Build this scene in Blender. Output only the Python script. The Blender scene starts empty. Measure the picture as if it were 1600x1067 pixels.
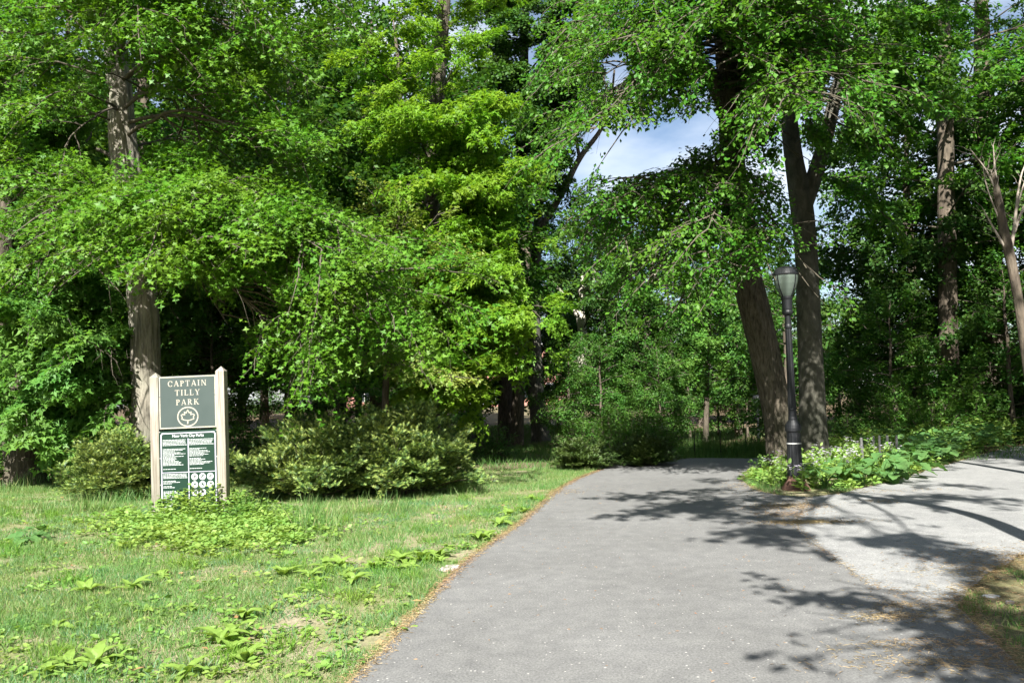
import bpy, math, random
import numpy as np
from mathutils import Vector, Matrix

RNG = np.random.default_rng(7)
random.seed(7)
SC = bpy.context.scene
COL = SC.collection
R = math.radians

# ------------------------------------------------------------------ camera
CAM_H, PITCH, ROLL, LENS = 1.60, R(4.05), R(1.4), 28.0
F = LENS / 36.0 * 1600.0                      # focal length in pixels of the 1600 wide photograph
fwd = Vector((0, math.cos(PITCH), math.sin(PITCH)))
r0 = Vector((1, 0, 0)); u0 = r0.cross(fwd)
rgt = r0 * math.cos(ROLL) - u0 * math.sin(ROLL)
upv = u0 * math.cos(ROLL) + r0 * math.sin(ROLL)
cam = bpy.data.cameras.new('camera'); cam.lens = LENS; cam.sensor_width = 36.0
cam.clip_start = 0.05; cam.clip_end = 2000
cam_o = bpy.data.objects.new('camera', cam); COL.objects.link(cam_o)
M = Matrix((rgt, upv, -fwd)).transposed().to_4x4(); M.translation = (0, 0, CAM_H)
cam_o.matrix_world = M
SC.camera = cam_o

# ------------------------------------------------------------------ sky, sun, exposure
SUN_EL, SUN_AZ = R(44), R(180 + 10)            # azimuth clockwise from +Y: behind the camera, a little to the left
sun_dir = Vector((math.sin(SUN_AZ) * math.cos(SUN_EL), math.cos(SUN_AZ) * math.cos(SUN_EL), math.sin(SUN_EL)))
world = bpy.data.worlds.new('World'); SC.world = world; world.use_nodes = True
wn, wl = world.node_tree.nodes, world.node_tree.links
wn.clear()
w_out = wn.new('ShaderNodeOutputWorld'); w_bg = wn.new('ShaderNodeBackground')
w_sky = wn.new('ShaderNodeTexSky'); w_sky.sky_type = 'NISHITA'; w_sky.sun_disc = False
w_sky.sun_elevation = SUN_EL; w_sky.sun_rotation = SUN_AZ
w_sky.air_density = 1.0; w_sky.dust_density = 1.2; w_sky.ozone_density = 1.2
w_tc = wn.new('ShaderNodeTexCoord'); w_map = wn.new('ShaderNodeMapping'); w_map.inputs['Scale'].default_value = (1.3, 1.3, 3.2); w_map.inputs['Location'].default_value = (2.3, .9, .4)
w_no = wn.new('ShaderNodeTexNoise'); w_no.inputs['Scale'].default_value = 2.2; w_no.inputs['Detail'].default_value = 7
w_rp = wn.new('ShaderNodeValToRGB'); w_rp.color_ramp.elements[0].position = .47; w_rp.color_ramp.elements[1].position = .76
w_mx = wn.new('ShaderNodeMix'); w_mx.data_type = 'RGBA'
w_mx.inputs[7].default_value = (8.4, 8.8, 9.3, 1)
wl.new(w_tc.outputs['Generated'], w_map.inputs['Vector']); wl.new(w_map.outputs[0], w_no.inputs['Vector'])
wl.new(w_no.outputs['Fac'], w_rp.inputs['Fac']); wl.new(w_rp.outputs['Color'], w_mx.inputs[0])
wl.new(w_sky.outputs['Color'], w_mx.inputs[6]); wl.new(w_mx.outputs[2], w_bg.inputs['Color'])
w_bg.inputs['Strength'].default_value = 0.05
wl.new(w_bg.outputs[0], w_out.inputs['Surface'])
sun = bpy.data.lights.new('sun', 'SUN'); sun.energy = 5.0; sun.angle = R(.53); sun.color = (1, .97, .91)
sun_o = bpy.data.objects.new('sun', sun); COL.objects.link(sun_o)
sun_o.rotation_euler = sun_dir.to_track_quat('Z', 'Y').to_euler(); sun_o.location = (0, 0, 40)
SC.view_settings.view_transform = 'Standard'; SC.view_settings.look = 'None'
SC.view_settings.gamma = 1; SC.view_settings.use_curve_mapping = False
SC.view_settings.exposure = 1.76
cy = SC.cycles
cy.max_bounces = 4; cy.diffuse_bounces = 2; cy.glossy_bounces = 1; cy.transmission_bounces = 2; cy.adaptive_threshold = .02; cy.transparent_max_bounces = 4
cy.use_denoising = True; cy.sample_clamp_indirect = 6; cy.caustics_reflective = False; cy.caustics_refractive = False

# ------------------------------------------------------------------ ground shape and pixel helpers
def sstep(a, b, x):
    t = np.clip((np.asarray(x, float) - a) / (b - a), 0, 1); return t * t * (3 - 2 * t)
def gz(x, y):
    """height of the ground: level near the camera, falling into a hollow beyond the crest, rising to the street behind"""
    x = np.asarray(x, float); y = np.asarray(y, float)
    drop = .6 + .65 * sstep(2, 8, x)
    z = -drop * sstep(16, 37, y) * (1 - sstep(8.5, 12, x) * sstep(36, 28, y)) + (drop + .55) * sstep(62, 96, y)
    z = z - 1.7 * np.exp(-((x + 4.5) / 3.2) ** 2 - ((y - 44) / 9) ** 2) - 1.0 * np.exp(-((x - 11.5) / 2.4) ** 2 - ((y - 37) / 4) ** 2)
    z = z + 1.0 * sstep(10.5, 17, x) * sstep(23, 30, y) * sstep(60, 45, y)
    z = z + .10 * sstep(-2.5, -9, x) * sstep(20, 9, y)
    return z
def _ss(a, b, x):
    t = min(1.0, max(0.0, (x - a) / (b - a))); return t * t * (3 - 2 * t)
def gz1(x, y):
    drop = .6 + .65 * _ss(2, 8, x)
    z = -drop * _ss(16, 37, y) * (1 - _ss(8.5, 12, x) * _ss(36, 28, y)) + (drop + .55) * _ss(62, 96, y)
    z -= 1.7 * math.exp(-((x + 4.5) / 3.2) ** 2 - ((y - 44) / 9) ** 2) + 1.0 * math.exp(-((x - 11.5) / 2.4) ** 2 - ((y - 37) / 4) ** 2)
    return z + 1.0 * _ss(10.5, 17, x) * _ss(23, 30, y) * _ss(60, 45, y) + .10 * _ss(-2.5, -9, x) * _ss(20, 9, y)
def ray(px, py):
    d = fwd + rgt * ((px - 800) / F) - upv * ((py - 533.5) / F)
    return d
def at(px, py, Y):
    d = ray(px, py); t = Y / d.y
    return np.array((d.x * t, Y, CAM_H + d.z * t))
def on_ground(px, py):
    d = ray(px, py); t = 2.0
    lo = t
    while t < 200:
        p = d * t
        if CAM_H + p.z < gz1(p.x, p.y): break
        lo = t; t *= 1.02
    hi = t
    for _ in range(30):
        m = (lo + hi) / 2; p = d * m
        if CAM_H + p.z < gz1(p.x, p.y): hi = m
        else: lo = m
    p = d * hi
    return np.array((p.x, p.y, gz1(p.x, p.y)))

# ------------------------------------------------------------------ object helpers
def link(name, me, mat=None, parent=None):
    o = bpy.data.objects.new(name, me); COL.objects.link(o)
    if mat is not None and me is not None:
        for m in (mat if isinstance(mat, (list, tuple)) else [mat]): me.materials.append(m)
    if parent is not None: o.parent = parent
    return o
def tag(o, label=None, cat=None, group=None, kind=None):
    if label: o['label'] = label
    if cat: o['category'] = cat
    if group: o['group'] = group
    if kind: o['kind'] = kind
    return o
def thing(name, label, cat, loc=(0, 0, 0), rz=0, group=None, scale=1):
    o = bpy.data.objects.new(name, None); COL.objects.link(o); o.empty_display_size = .2
    o.location = tuple(float(v) for v in loc); o.rotation_euler = (0, 0, rz); o.scale = (scale,) * 3
    return tag(o, label, cat, group)
def copy_tree(o, parent=None):
    c = o.copy(); COL.objects.link(c); c.parent = parent
    for ch in list(o.children): copy_tree(ch, c)
    return c
def np_mesh(name, V, faces_by_n, smooth=True, mat_idx=None):
    """V (n,3); faces_by_n: list of int arrays (m,k)"""
    me = bpy.data.meshes.new(name)
    V = np.ascontiguousarray(V, np.float32)
    me.vertices.add(len(V)); me.vertices.foreach_set('co', V.ravel())
    fl = [np.asarray(f, np.int32) for f in faces_by_n if len(f)]
    loops = np.concatenate([f.ravel() for f in fl]); tot = np.concatenate([np.full(len(f), f.shape[1], np.int32) for f in fl])
    start = np.concatenate([[0], np.cumsum(tot)[:-1]]).astype(np.int32)
    me.loops.add(len(loops)); me.loops.foreach_set('vertex_index', loops)
    me.polygons.add(len(tot)); me.polygons.foreach_set('loop_start', start)
    if mat_idx is not None: me.polygons.foreach_set('material_index', np.asarray(mat_idx, np.int32))
    me.update(calc_edges=True)
    if not smooth: me.shade_flat()
    return me
class MB:
    """collects plain solids for one mesh"""
    def __init__(s): s.v = []; s.f = []
    def add(s, vs, fs):
        o = len(s.v); s.v += [tuple(map(float, v)) for v in vs]; s.f += [tuple(i + o for i in f) for f in fs]; return s
    def box(s, x0, x1, y0, y1, z0, z1):
        return s.add([(x0, y0, z0), (x1, y0, z0), (x1, y1, z0), (x0, y1, z0), (x0, y0, z1), (x1, y0, z1), (x1, y1, z1), (x0, y1, z1)],
                     [(3, 2, 1, 0), (4, 5, 6, 7), (0, 1, 5, 4), (1, 2, 6, 5), (2, 3, 7, 6), (3, 0, 4, 7)])
    def lathe(s, prof, n=24, flute=None):
        vs = []; fs = []
        for k, (r, z) in enumerate(prof):
            for i in range(n):
                a = 2 * math.pi * i / n; rr = r * (1 - (flute if flute and i % 2 else 0))
                vs.append((rr * math.cos(a), rr * math.sin(a), z))
        for k in range(len(prof) - 1):
            for i in range(n):
                j = (i + 1) % n; fs.append((k * n + i, k * n + j, (k + 1) * n + j, (k + 1) * n + i))
        fs.append(tuple(range(n - 1, -1, -1))); m = (len(prof) - 1) * n; fs.append(tuple(range(m, m + n)))
        return s.add(vs, fs)
    def prism(s, pts, y0, y1):
        """polygon in the xz plane, from depth y0 (front) to y1"""
        n = len(pts)
        vs = [(x, y0, z) for x, z in pts] + [(x, y1, z) for x, z in pts]
        fs = [tuple(range(n)), tuple(range(2 * n - 1, n - 1, -1))] + [(i, i + n, (i + 1) % n + n, (i + 1) % n) for i in range(n)]
        return s.add(vs, fs)
    def mesh(s, name, smooth=False):
        me = bpy.data.meshes.new(name); me.from_pydata(s.v, [], s.f); me.update()
        if not smooth: me.shade_flat()
        return me
    def build(s, name, mat, parent=None, smooth=False): return link(name, s.mesh(name, smooth), mat, parent)

# ------------------------------------------------------------------ materials
def new_mat(name):
    m = bpy.data.materials.new(name); m.use_nodes = True
    nt = m.node_tree; return m, nt, nt.nodes, nt.links, nt.nodes['Principled BSDF']
def ramp(N, stops):
    r = N.new('ShaderNodeValToRGB'); e = r.color_ramp.elements
    while len(e) < len(stops): e.new(.5)
    for k, (p, c) in enumerate(stops): e[k].position = p; e[k].color = (*c, 1)
    return r
def leaf_mat(name, a, b, trans=.35, rough=.42, spec=.45, tcol=None, c=None):
    m, nt, N, L, P = new_mat(name)
    g = N.new('ShaderNodeNewGeometry')
    st = [(0, a), (1, b)] if c is None else [(0, a), (.86, b), (1, c)]
    rp = ramp(N, st); L.new(g.outputs['Random Per Island'], rp.inputs['Fac'])
    no = N.new('ShaderNodeTexNoise'); no.inputs['Scale'].default_value = 1.1; no.inputs['Detail'].default_value = 1
    tc = N.new('ShaderNodeTexCoord'); L.new(tc.outputs['Object'], no.inputs['Vector'])
    hs = N.new('ShaderNodeHueSaturation'); mr = N.new('ShaderNodeMapRange')
    mr.inputs['From Min'].default_value = .3; mr.inputs['From Max'].default_value = .7; mr.inputs['To Min'].default_value = .488; mr.inputs['To Max'].default_value = .520
    L.new(no.outputs['Fac'], mr.inputs['Value']); L.new(mr.outputs[0], hs.inputs['Hue'])
    L.new(rp.outputs['Color'], hs.inputs['Color'])
    L.new(hs.outputs['Color'], P.inputs['Base Color']); P.inputs['Roughness'].default_value = rough; P.inputs['Specular IOR Level'].default_value = spec
    t = N.new('ShaderNodeBsdfTranslucent')
    tm = N.new('ShaderNodeMix'); tm.data_type = 'RGBA'; tm.blend_type = 'MULTIPLY'; tm.inputs[0].default_value = 1
    L.new(hs.outputs['Color'], tm.inputs[6]); tm.inputs[7].default_value = (*(tcol or (1.5, 1.45, .75)), 1)
    L.new(tm.outputs[2], t.inputs['Color'])
    mx = N.new('ShaderNodeMixShader'); mx.inputs[0].default_value = trans
    L.new(P.outputs[0], mx.inputs[1]); L.new(t.outputs[0], mx.inputs[2]); L.new(mx.outputs[0], N['Material Output'].inputs['Surface'])
    return m
def bark_mat(name, a, b, c, sx=14, sz=2.2, bump=.6):
    m, nt, N, L, P = new_mat(name)
    tc = N.new('ShaderNodeTexCoord'); mp = N.new('ShaderNodeMapping'); mp.inputs['Scale'].default_value = (sx, sx, sz)
    L.new(tc.outputs['Object'], mp.inputs['Vector'])
    n1 = N.new('ShaderNodeTexNoise'); n1.inputs['Scale'].default_value = 1; n1.inputs['Detail'].default_value = 6; n1.inputs['Roughness'].default_value = .65; n1.inputs['Distortion'].default_value = .6
    L.new(mp.outputs[0], n1.inputs['Vector'])
    n2 = N.new('ShaderNodeTexNoise'); n2.inputs['Scale'].default_value = 1.3; n2.inputs['Detail'].default_value = 4; L.new(tc.outputs['Object'], n2.inputs['Vector'])
    rp = ramp(N, [(.33, a), (.52, b), (.72, c)]); L.new(n1.outputs['Fac'], rp.inputs['Fac'])
    mx = N.new('ShaderNodeMix'); mx.data_type = 'RGBA'; mx.blend_type = 'MULTIPLY'
    r2 = ramp(N, [(.3, (.65, .68, .6)), (.7, (1.15, 1.1, 1.05))]); L.new(n2.outputs['Fac'], r2.inputs['Fac'])
    mx.inputs[0].default_value = 1; L.new(rp.outputs['Color'], mx.inputs[6]); L.new(r2.outputs['Color'], mx.inputs[7])
    L.new(mx.outputs[2], P.inputs['Base Color']); P.inputs['Roughness'].default_value = .9; P.inputs['Specular IOR Level'].default_value = .2
    bp = N.new('ShaderNodeBump'); bp.inputs['Strength'].default_value = bump; bp.inputs['Distance'].default_value = .03
    L.new(n1.outputs['Fac'], bp.inputs['Height']); L.new(bp.outputs[0], P.inputs['Normal'])
    return m
def noise_mat(name, stops, scale=6, detail=6, rough=.85, spec=.2, bump=0, bscale=None, metal=0, dist=.01):
    m, nt, N, L, P = new_mat(name)
    tc = N.new('ShaderNodeTexCoord'); no = N.new('ShaderNodeTexNoise'); no.inputs['Scale'].default_value = scale; no.inputs['Detail'].default_value = detail
    L.new(tc.outputs['Object'], no.inputs['Vector']); rp = ramp(N, stops); L.new(no.outputs['Fac'], rp.inputs['Fac'])
    L.new(rp.outputs['Color'], P.inputs['Base Color']); P.inputs['Roughness'].default_value = rough; P.inputs['Specular IOR Level'].default_value = spec; P.inputs['Metallic'].default_value = metal
    if bump:
        n2 = N.new('ShaderNodeTexNoise'); n2.inputs['Scale'].default_value = bscale or scale * 4; n2.inputs['Detail'].default_value = 5
        L.new(tc.outputs['Object'], n2.inputs['Vector'])
        bp = N.new('ShaderNodeBump'); bp.inputs['Strength'].default_value = bump; bp.inputs['Distance'].default_value = dist
        L.new(n2.outputs['Fac'], bp.inputs['Height']); L.new(bp.outputs[0], P.inputs['Normal'])
    return m
def paving_mat(name, dark, light, speck, s_amt):
    m, nt, N, L, P = new_mat(name)
    tc = N.new('ShaderNodeTexCoord')
    def noise(sc, det=5, ro=.6):
        n = N.new('ShaderNodeTexNoise'); n.inputs['Scale'].default_value = sc; n.inputs['Detail'].default_value = det; n.inputs['Roughness'].default_value = ro
        L.new(tc.outputs['Object'], n.inputs['Vector']); return n
    big = noise(.55, 6); fine = noise(70, 4, .7); mid = noise(6, 6)
    r1 = ramp(N, [(.3, dark), (.7, light)]); L.new(big.outputs['Fac'], r1.inputs['Fac'])
    r2 = ramp(N, [(.25, (.5, .5, .5)), (.75, (1.5, 1.5, 1.5))]); L.new(fine.outputs['Fac'], r2.inputs['Fac'])
    r3 = ramp(N, [(.3, (.86, .86, .86)), (.7, (1.12, 1.12, 1.1))]); L.new(mid.outputs['Fac'], r3.inputs['Fac'])
    def mul(x, y):
        mx = N.new('ShaderNodeMix'); mx.data_type = 'RGBA'; mx.blend_type = 'MULTIPLY'; mx.inputs[0].default_value = 1
        L.new(x, mx.inputs[6]); L.new(y, mx.inputs[7]); return mx.outputs[2]
    c = mul(mul(r1.outputs['Color'], r2.outputs['Color']), r3.outputs['Color'])
    vo = N.new('ShaderNodeTexVoronoi'); vo.inputs['Scale'].default_value = 42; L.new(tc.outputs['Object'], vo.inputs['Vector'])
    # light chips of aggregate: only some cells, only their middles
    sep = N.new('ShaderNodeSeparateColor'); L.new(vo.outputs['Color'], sep.inputs[0])
    gt = N.new('ShaderNodeMath'); gt.operation = 'GREATER_THAN'; gt.inputs[1].default_value = 1 - s_amt; L.new(sep.outputs[0], gt.inputs[0])
    sz = N.new('ShaderNodeMath'); sz.operation = 'MULTIPLY'; sz.inputs[1].default_value = .34; L.new(sep.outputs[1], sz.inputs[0])
    lt = N.new('ShaderNodeMath'); lt.operation = 'LESS_THAN'; L.new(vo.outputs['Distance'], lt.inputs[0]); L.new(sz.outputs[0], lt.inputs[1])
    an = N.new('ShaderNodeMath'); an.operation = 'MULTIPLY'; L.new(gt.outputs[0], an.inputs[0]); L.new(lt.outputs[0], an.inputs[1])
    mx = N.new('ShaderNodeMix'); mx.data_type = 'RGBA'; L.new(an.outputs[0], mx.inputs[0]); L.new(c, mx.inputs[6]); mx.inputs[7].default_value = (*speck, 1)
    L.new(mx.outputs[2], P.inputs['Base Color']); P.inputs['Roughness'].default_value = .85; P.inputs['Specular IOR Level'].default_value = .25
    bp = N.new('ShaderNodeBump'); bp.inputs['Strength'].default_value = .45; bp.inputs['Distance'].default_value = .006
    L.new(fine.outputs['Fac'], bp.inputs['Height']); L.new(bp.outputs[0], P.inputs['Normal'])
    return m

MT = {}
MT['asphalt'] = paving_mat('asphalt', (.112, .111, .108), (.150, .149, .146), (.34, .33, .31), .09)
MT['old_paving'] = paving_mat('old_paving', (.175, .176, .174), (.228, .228, .223), (.36, .36, .35), .15)
MT['oak_leaf'] = leaf_mat('oak_leaf', (.064, .160, .010), (.128, .255, .022), .40, .5, .28)
MT['maple_leaf'] = leaf_mat('maple_leaf', (.066, .165, .026), (.120, .240, .042), .40, .5, .25)
MT['light_maple_leaf'] = leaf_mat('light_maple_leaf', (.105, .215, .012), (.175, .300, .026), .44, .5, .25)
MT['beech_leaf'] = leaf_mat('beech_leaf', (.048, .140, .012), (.100, .225, .022), .42, .48, .28)
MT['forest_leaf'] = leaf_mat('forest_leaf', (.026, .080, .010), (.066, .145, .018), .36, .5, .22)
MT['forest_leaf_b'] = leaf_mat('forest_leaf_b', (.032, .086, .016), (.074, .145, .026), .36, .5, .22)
MT['dogwood_leaf'] = leaf_mat('dogwood_leaf', (.15, .22, .035), (.25, .31, .075), .38, .5, .25)
MT['yew_old'] = leaf_mat('yew_old', (.035, .075, .020), (.075, .130, .034), .15, .5, .35)
MT['yew_tip'] = leaf_mat('yew_tip', (.15, .22, .05), (.26, .32, .08), .25, .5, .3)
MT['yew_shaded'] = leaf_mat('yew_shaded', (.03, .06, .012), (.07, .11, .02), .15, .5, .3)  # yew foliage darkened so that the colour stands in for shade
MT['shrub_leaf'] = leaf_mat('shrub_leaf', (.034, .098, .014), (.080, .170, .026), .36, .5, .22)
MT['weed_leaf'] = leaf_mat('weed_leaf', (.13, .24, .045), (.23, .33, .075), .38, .5, .3)
MT['dock_leaf'] = leaf_mat('dock_leaf', (.145, .245, .042), (.215, .315, .065), .38, .5, .3)
MT['burdock_leaf'] = leaf_mat('burdock_leaf', (.06, .15, .040), (.105, .205, .06), .35, .6, .25)
MT['grass'] = leaf_mat('grass', (.080, .180, .040), (.170, .265, .080), .38, .5, .3, c=(.40, .35, .19))
MT['blue_grass'] = leaf_mat('blue_grass', (.075, .165, .07), (.13, .23, .10), .32, .5, .3)
MT['bright_grass'] = leaf_mat('bright_grass', (.09, .20, .02), (.16, .27, .04), .4, .5, .3)
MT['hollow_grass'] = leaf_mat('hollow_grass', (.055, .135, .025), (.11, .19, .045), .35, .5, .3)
MT['needles'] = leaf_mat('needles', (.30, .20, .10), (.50, .37, .21), .05, .7, .2, (1, 1, 1))
MT['dry_leaf'] = leaf_mat('dry_leaf', (.20, .10, .045), (.34, .20, .10), .15, .6, .3, (1, 1, 1))
MT['petal'] = leaf_mat('petal', (.55, .46, .66), (.78, .74, .80), .3, .6, .2, (1, 1, 1))
MT['oak_bark'] = bark_mat('oak_bark', (.085, .078, .066), (.23, .212, .182), (.38, .36, .315), 16, 1.8, 1.0)
MT['grey_bark'] = bark_mat('grey_bark', (.058, .058, .049), (.104, .101, .086), (.166, .158, .137), 6, 3, .5)
MT['dark_bark'] = bark_mat('dark_bark', (.045, .038, .032), (.11, .09, .072), (.19, .16, .13), 12, 2.4, .8)
MT['brown_bark'] = bark_mat('brown_bark', (.036, .030, .024), (.097, .083, .066), (.166, .144, .119), 20, 4, 1.2)
MT['pale_bark'] = bark_mat('pale_bark', (.30, .28, .23), (.48, .46, .40), (.62, .60, .54), 5, 3, .2)
MT['twig'] = noise_mat('twig', [(.3, (.055, .048, .036)), (.7, (.11, .095, .07))], 20)
MT['dead_twig'] = noise_mat('dead_twig', [(.3, (.26, .22, .18)), (.7, (.40, .35, .29))], 20)

# ------------------------------------------------------------------ ground sheet
def vnoise(x, y, scale, seed):
    g = np.random.default_rng(seed).random((64, 64))
    u = np.asarray(x) / scale + 1000; v = np.asarray(y) / scale + 1000
    i = np.floor(u).astype(int); j = np.floor(v).astype(int); a = u - i; b = v - j
    a = a * a * (3 - 2 * a); b = b * b * (3 - 2 * b)
    q = lambda p, r: g[p % 64, r % 64]
    return (q(i, j) * (1 - a) + q(i + 1, j) * a) * (1 - b) + (q(i, j + 1) * (1 - a) + q(i + 1, j + 1) * a) * b
def inside(poly, x, y):
    poly = np.asarray(poly)[:, :2]; c = np.zeros(len(x), bool); n = len(poly)
    for k in range(n):
        x1, y1 = poly[k]; x2, y2 = poly[(k + 1) % n]
        if y1 == y2: continue
        h = ((y1 > y) != (y2 > y)) & (x < (x2 - x1) * (y - y1) / (y2 - y1) + x1); c ^= h
    return c
def dense(pts, step=.25):
    pts = np.asarray(pts, float); out = []
    for a, b in zip(pts[:-1], pts[1:]):
        n = max(1, int(np.linalg.norm(b - a) / step)); out += [a + (b - a) * k / n for k in range(n)]
    return np.array(out + [pts[-1]])
def smooth_line(pts, it=2):
    pts = np.asarray(pts, float)
    for _ in range(it):
        q = .75 * pts[:-1] + .25 * pts[1:]; r = .25 * pts[:-1] + .75 * pts[1:]
        pts = np.vstack([pts[:1], np.stack([q, r], 1).reshape(-1, pts.shape[1]), pts[-1:]])
    return pts
G2 = lambda l: np.array([on_ground(*p)[:2] for p in l])

LEFT_EDGE = smooth_line(np.vstack([[(-1.6, 1.0), (-1.35, 2.6)], G2([(555, 1067), (640, 972), (700, 905), (750, 862), (796, 832), (838, 798), (868, 768), (900, 750), (918, 743)]), [(2.5, 19.2), (4.3, 21.6), (6.5, 23.2), (9, 25.2), (12, 27.4), (18, 29.4), (24, 30.6)]]), 2)
ISLAND = G2([(1158, 744), (1163, 756), (1180, 767), (1215, 775), (1262, 778), (1300, 774), (1345, 764), (1400, 750), (1450, 735), (1520, 714), (1600, 694)])
ISLAND = smooth_line(np.vstack([[(24, 27.6), (18, 26.4), (13.5, 25), (11, 23.6), (8.6, 21.6), (7.0, 20), (5.9, 18.4)], ISLAND, [(18, 23.6), (32, 27.0)]]), 2)
BED = np.vstack([ISLAND, [(32, 28.5)]])
JOINT = G2([(1262, 779), (1255, 798), (1243, 824), (1277, 855), (1307, 877), (1344, 904), (1362, 918), (1430, 932), (1490, 950), (1530, 982), (1600, 1055)])
CORNER = G2([(1600, 868), (1560, 888), (1520, 918), (1494, 948), (1530, 985), (1600, 1052)])

def sheet(name, poly, dz, mat, step=.35):
    """a thin paved sheet that follows the ground"""
    import bmesh
    poly = dense(np.vstack([poly, poly[:1]]), .12)[:-1]; rg = np.random.default_rng(len(poly)); nn = rg.normal(0, 1, (len(poly), 2)); nn = (nn + np.roll(nn, 1, 0) + np.roll(nn, -1, 0)) * .0075; poly = poly + nn
    bm = bmesh.new()
    vs = [bm.verts.new((p[0], p[1], 0)) for p in poly]
    bm.faces.new(vs); bmesh.ops.triangulate(bm, faces=bm.faces[:])
    for ax in (0, 1):
        lo, hi = min(p[ax] for p in poly), max(p[ax] for p in poly); k = lo
        while k < hi:
            n = [0, 0, 0]; n[ax] = 1; co = [0, 0, 0]; co[ax] = k
            bmesh.ops.bisect_plane(bm, geom=bm.verts[:] + bm.edges[:] + bm.faces[:], plane_co=co, plane_no=n, dist=1e-5); k += .9
    for v in bm.verts: v.co.z = gz1(v.co.x, v.co.y) + dz
    bmesh.ops.recalc_face_normals(bm, faces=bm.faces[:])
    me = bpy.data.meshes.new(name); bm.to_mesh(me); bm.free()
    if sum(p.normal.z for p in me.polygons) < 0: me.flip_normals()
    o = link(name, me, mat); return tag(o, kind='structure')

def ground_mat():
    m, nt, N, L, P = new_mat('soil_and_litter')
    tc = N.new('ShaderNodeTexCoord'); at_ = N.new('ShaderNodeAttribute'); at_.attribute_name = 'lawn'
    def noise(sc, det=6):
        n = N.new('ShaderNodeTexNoise'); n.inputs['Scale'].default_value = sc; n.inputs['Detail'].default_value = det; n.inputs['Roughness'].default_value = .65
        L.new(tc.outputs['Object'], n.inputs['Vector']); return n
    a, b = noise(2.2), noise(28)
    r1 = ramp(N, [(.26, (.13, .16, .055)), (.42, (.17, .18, .08)), (.58, (.23, .205, .13)), (.8, (.33, .28, .205))]); L.new(a.outputs['Fac'], r1.inputs['Fac'])
    r2 = ramp(N, [(.3, (.045, .034, .02)), (.55, (.10, .075, .045)), (.75, (.17, .125, .075))]); L.new(b.outputs['Fac'], r2.inputs['Fac'])
    r3 = ramp(N, [(.25, (.55, .55, .55)), (.75, (1.3, 1.3, 1.3))]); L.new(b.outputs['Fac'], r3.inputs['Fac'])
    mu = N.new('ShaderNodeMix'); mu.data_type = 'RGBA'; mu.blend_type = 'MULTIPLY'; mu.inputs[0].default_value = 1
    L.new(r1.outputs['Color'], mu.inputs[6]); L.new(r3.outputs['Color'], mu.inputs[7])
    mx = N.new('ShaderNodeMix'); mx.data_type = 'RGBA'; L.new(at_.outputs['Fac'], mx.inputs[0]); L.new(r2.outputs['Color'], mx.inputs[6]); L.new(mu.outputs[2], mx.inputs[7])
    L.new(mx.outputs[2], P.inputs['Base Color']); P.inputs['Roughness'].default_value = .95; P.inputs['Specular IOR Level'].default_value = .1
    bp = N.new('ShaderNodeBump'); bp.inputs['Strength'].default_value = .7; bp.inputs['Distance'].default_value = .02
    L.new(b.outputs['Fac'], bp.inputs['Height']); L.new(bp.outputs[0], P.inputs['Normal'])
    return m
def lawn_mask(x, y): return sstep(9, 5, x) * (1 - .5 * sstep(2.6, 3.2, x) * sstep(9.5, 8.5, y)) * np.maximum(sstep(20, 17, y), .35 * sstep(-9, -4, x))
xs = np.concatenate([np.linspace(-600, -60, 10)[:-1], np.linspace(-60, -18, 15)[:-1], np.linspace(-18, 26, 112)[:-1], np.linspace(26, 60, 12)[:-1], np.linspace(60, 600, 10)])
ys = np.concatenate([np.linspace(-120, -6, 12)[:-1], np.linspace(-6, 50, 142)[:-1], np.linspace(50, 110, 30)[:-1], np.linspace(110, 900, 12)])
gx, gy = np.meshgrid(xs, ys); gzv = gz(gx, gy)
idx = np.arange(gx.size).reshape(gx.shape)
me = np_mesh('ground', np.stack([gx.ravel(), gy.ravel(), gzv.ravel()], 1), [np.stack([idx[:-1, :-1], idx[:-1, 1:], idx[1:, 1:], idx[1:, :-1]], -1).reshape(-1, 4)])
att = me.attributes.new('lawn', 'FLOAT', 'POINT'); att.data.foreach_set('value', lawn_mask(gx.ravel(), gy.ravel()).astype(np.float32))
tag(link('ground', me, ground_mat()), kind='structure')

# the newer dark path runs over the crest; the older pale path joins it from the right
isl = ISLAND; tip_i = int(np.argmin(isl[:, 1] + isl[:, 0] * .0 + np.abs(isl[:, 0] - G2([(1262, 778)])[0][0])))
dark_poly = np.vstack([LEFT_EDGE, isl[:tip_i + 1], JOINT[1:], [(4.6, 3.0), (4.6, 1.0)]])
sheet('path', dark_poly, .016, MT['asphalt'])
pale_poly = np.vstack([isl[tip_i:], [(32, 12), (9, 8.1)], CORNER, [JOINT[6] + (-.25, -.1)], [JOINT[5] + (-.3, 0)], [JOINT[3] + (-.35, 0)], [JOINT[2] + (-.35, 0)], [JOINT[1] + (-.3, -.05)]])
sheet('side_path', pale_poly, .011, MT['old_paving'])

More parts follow.
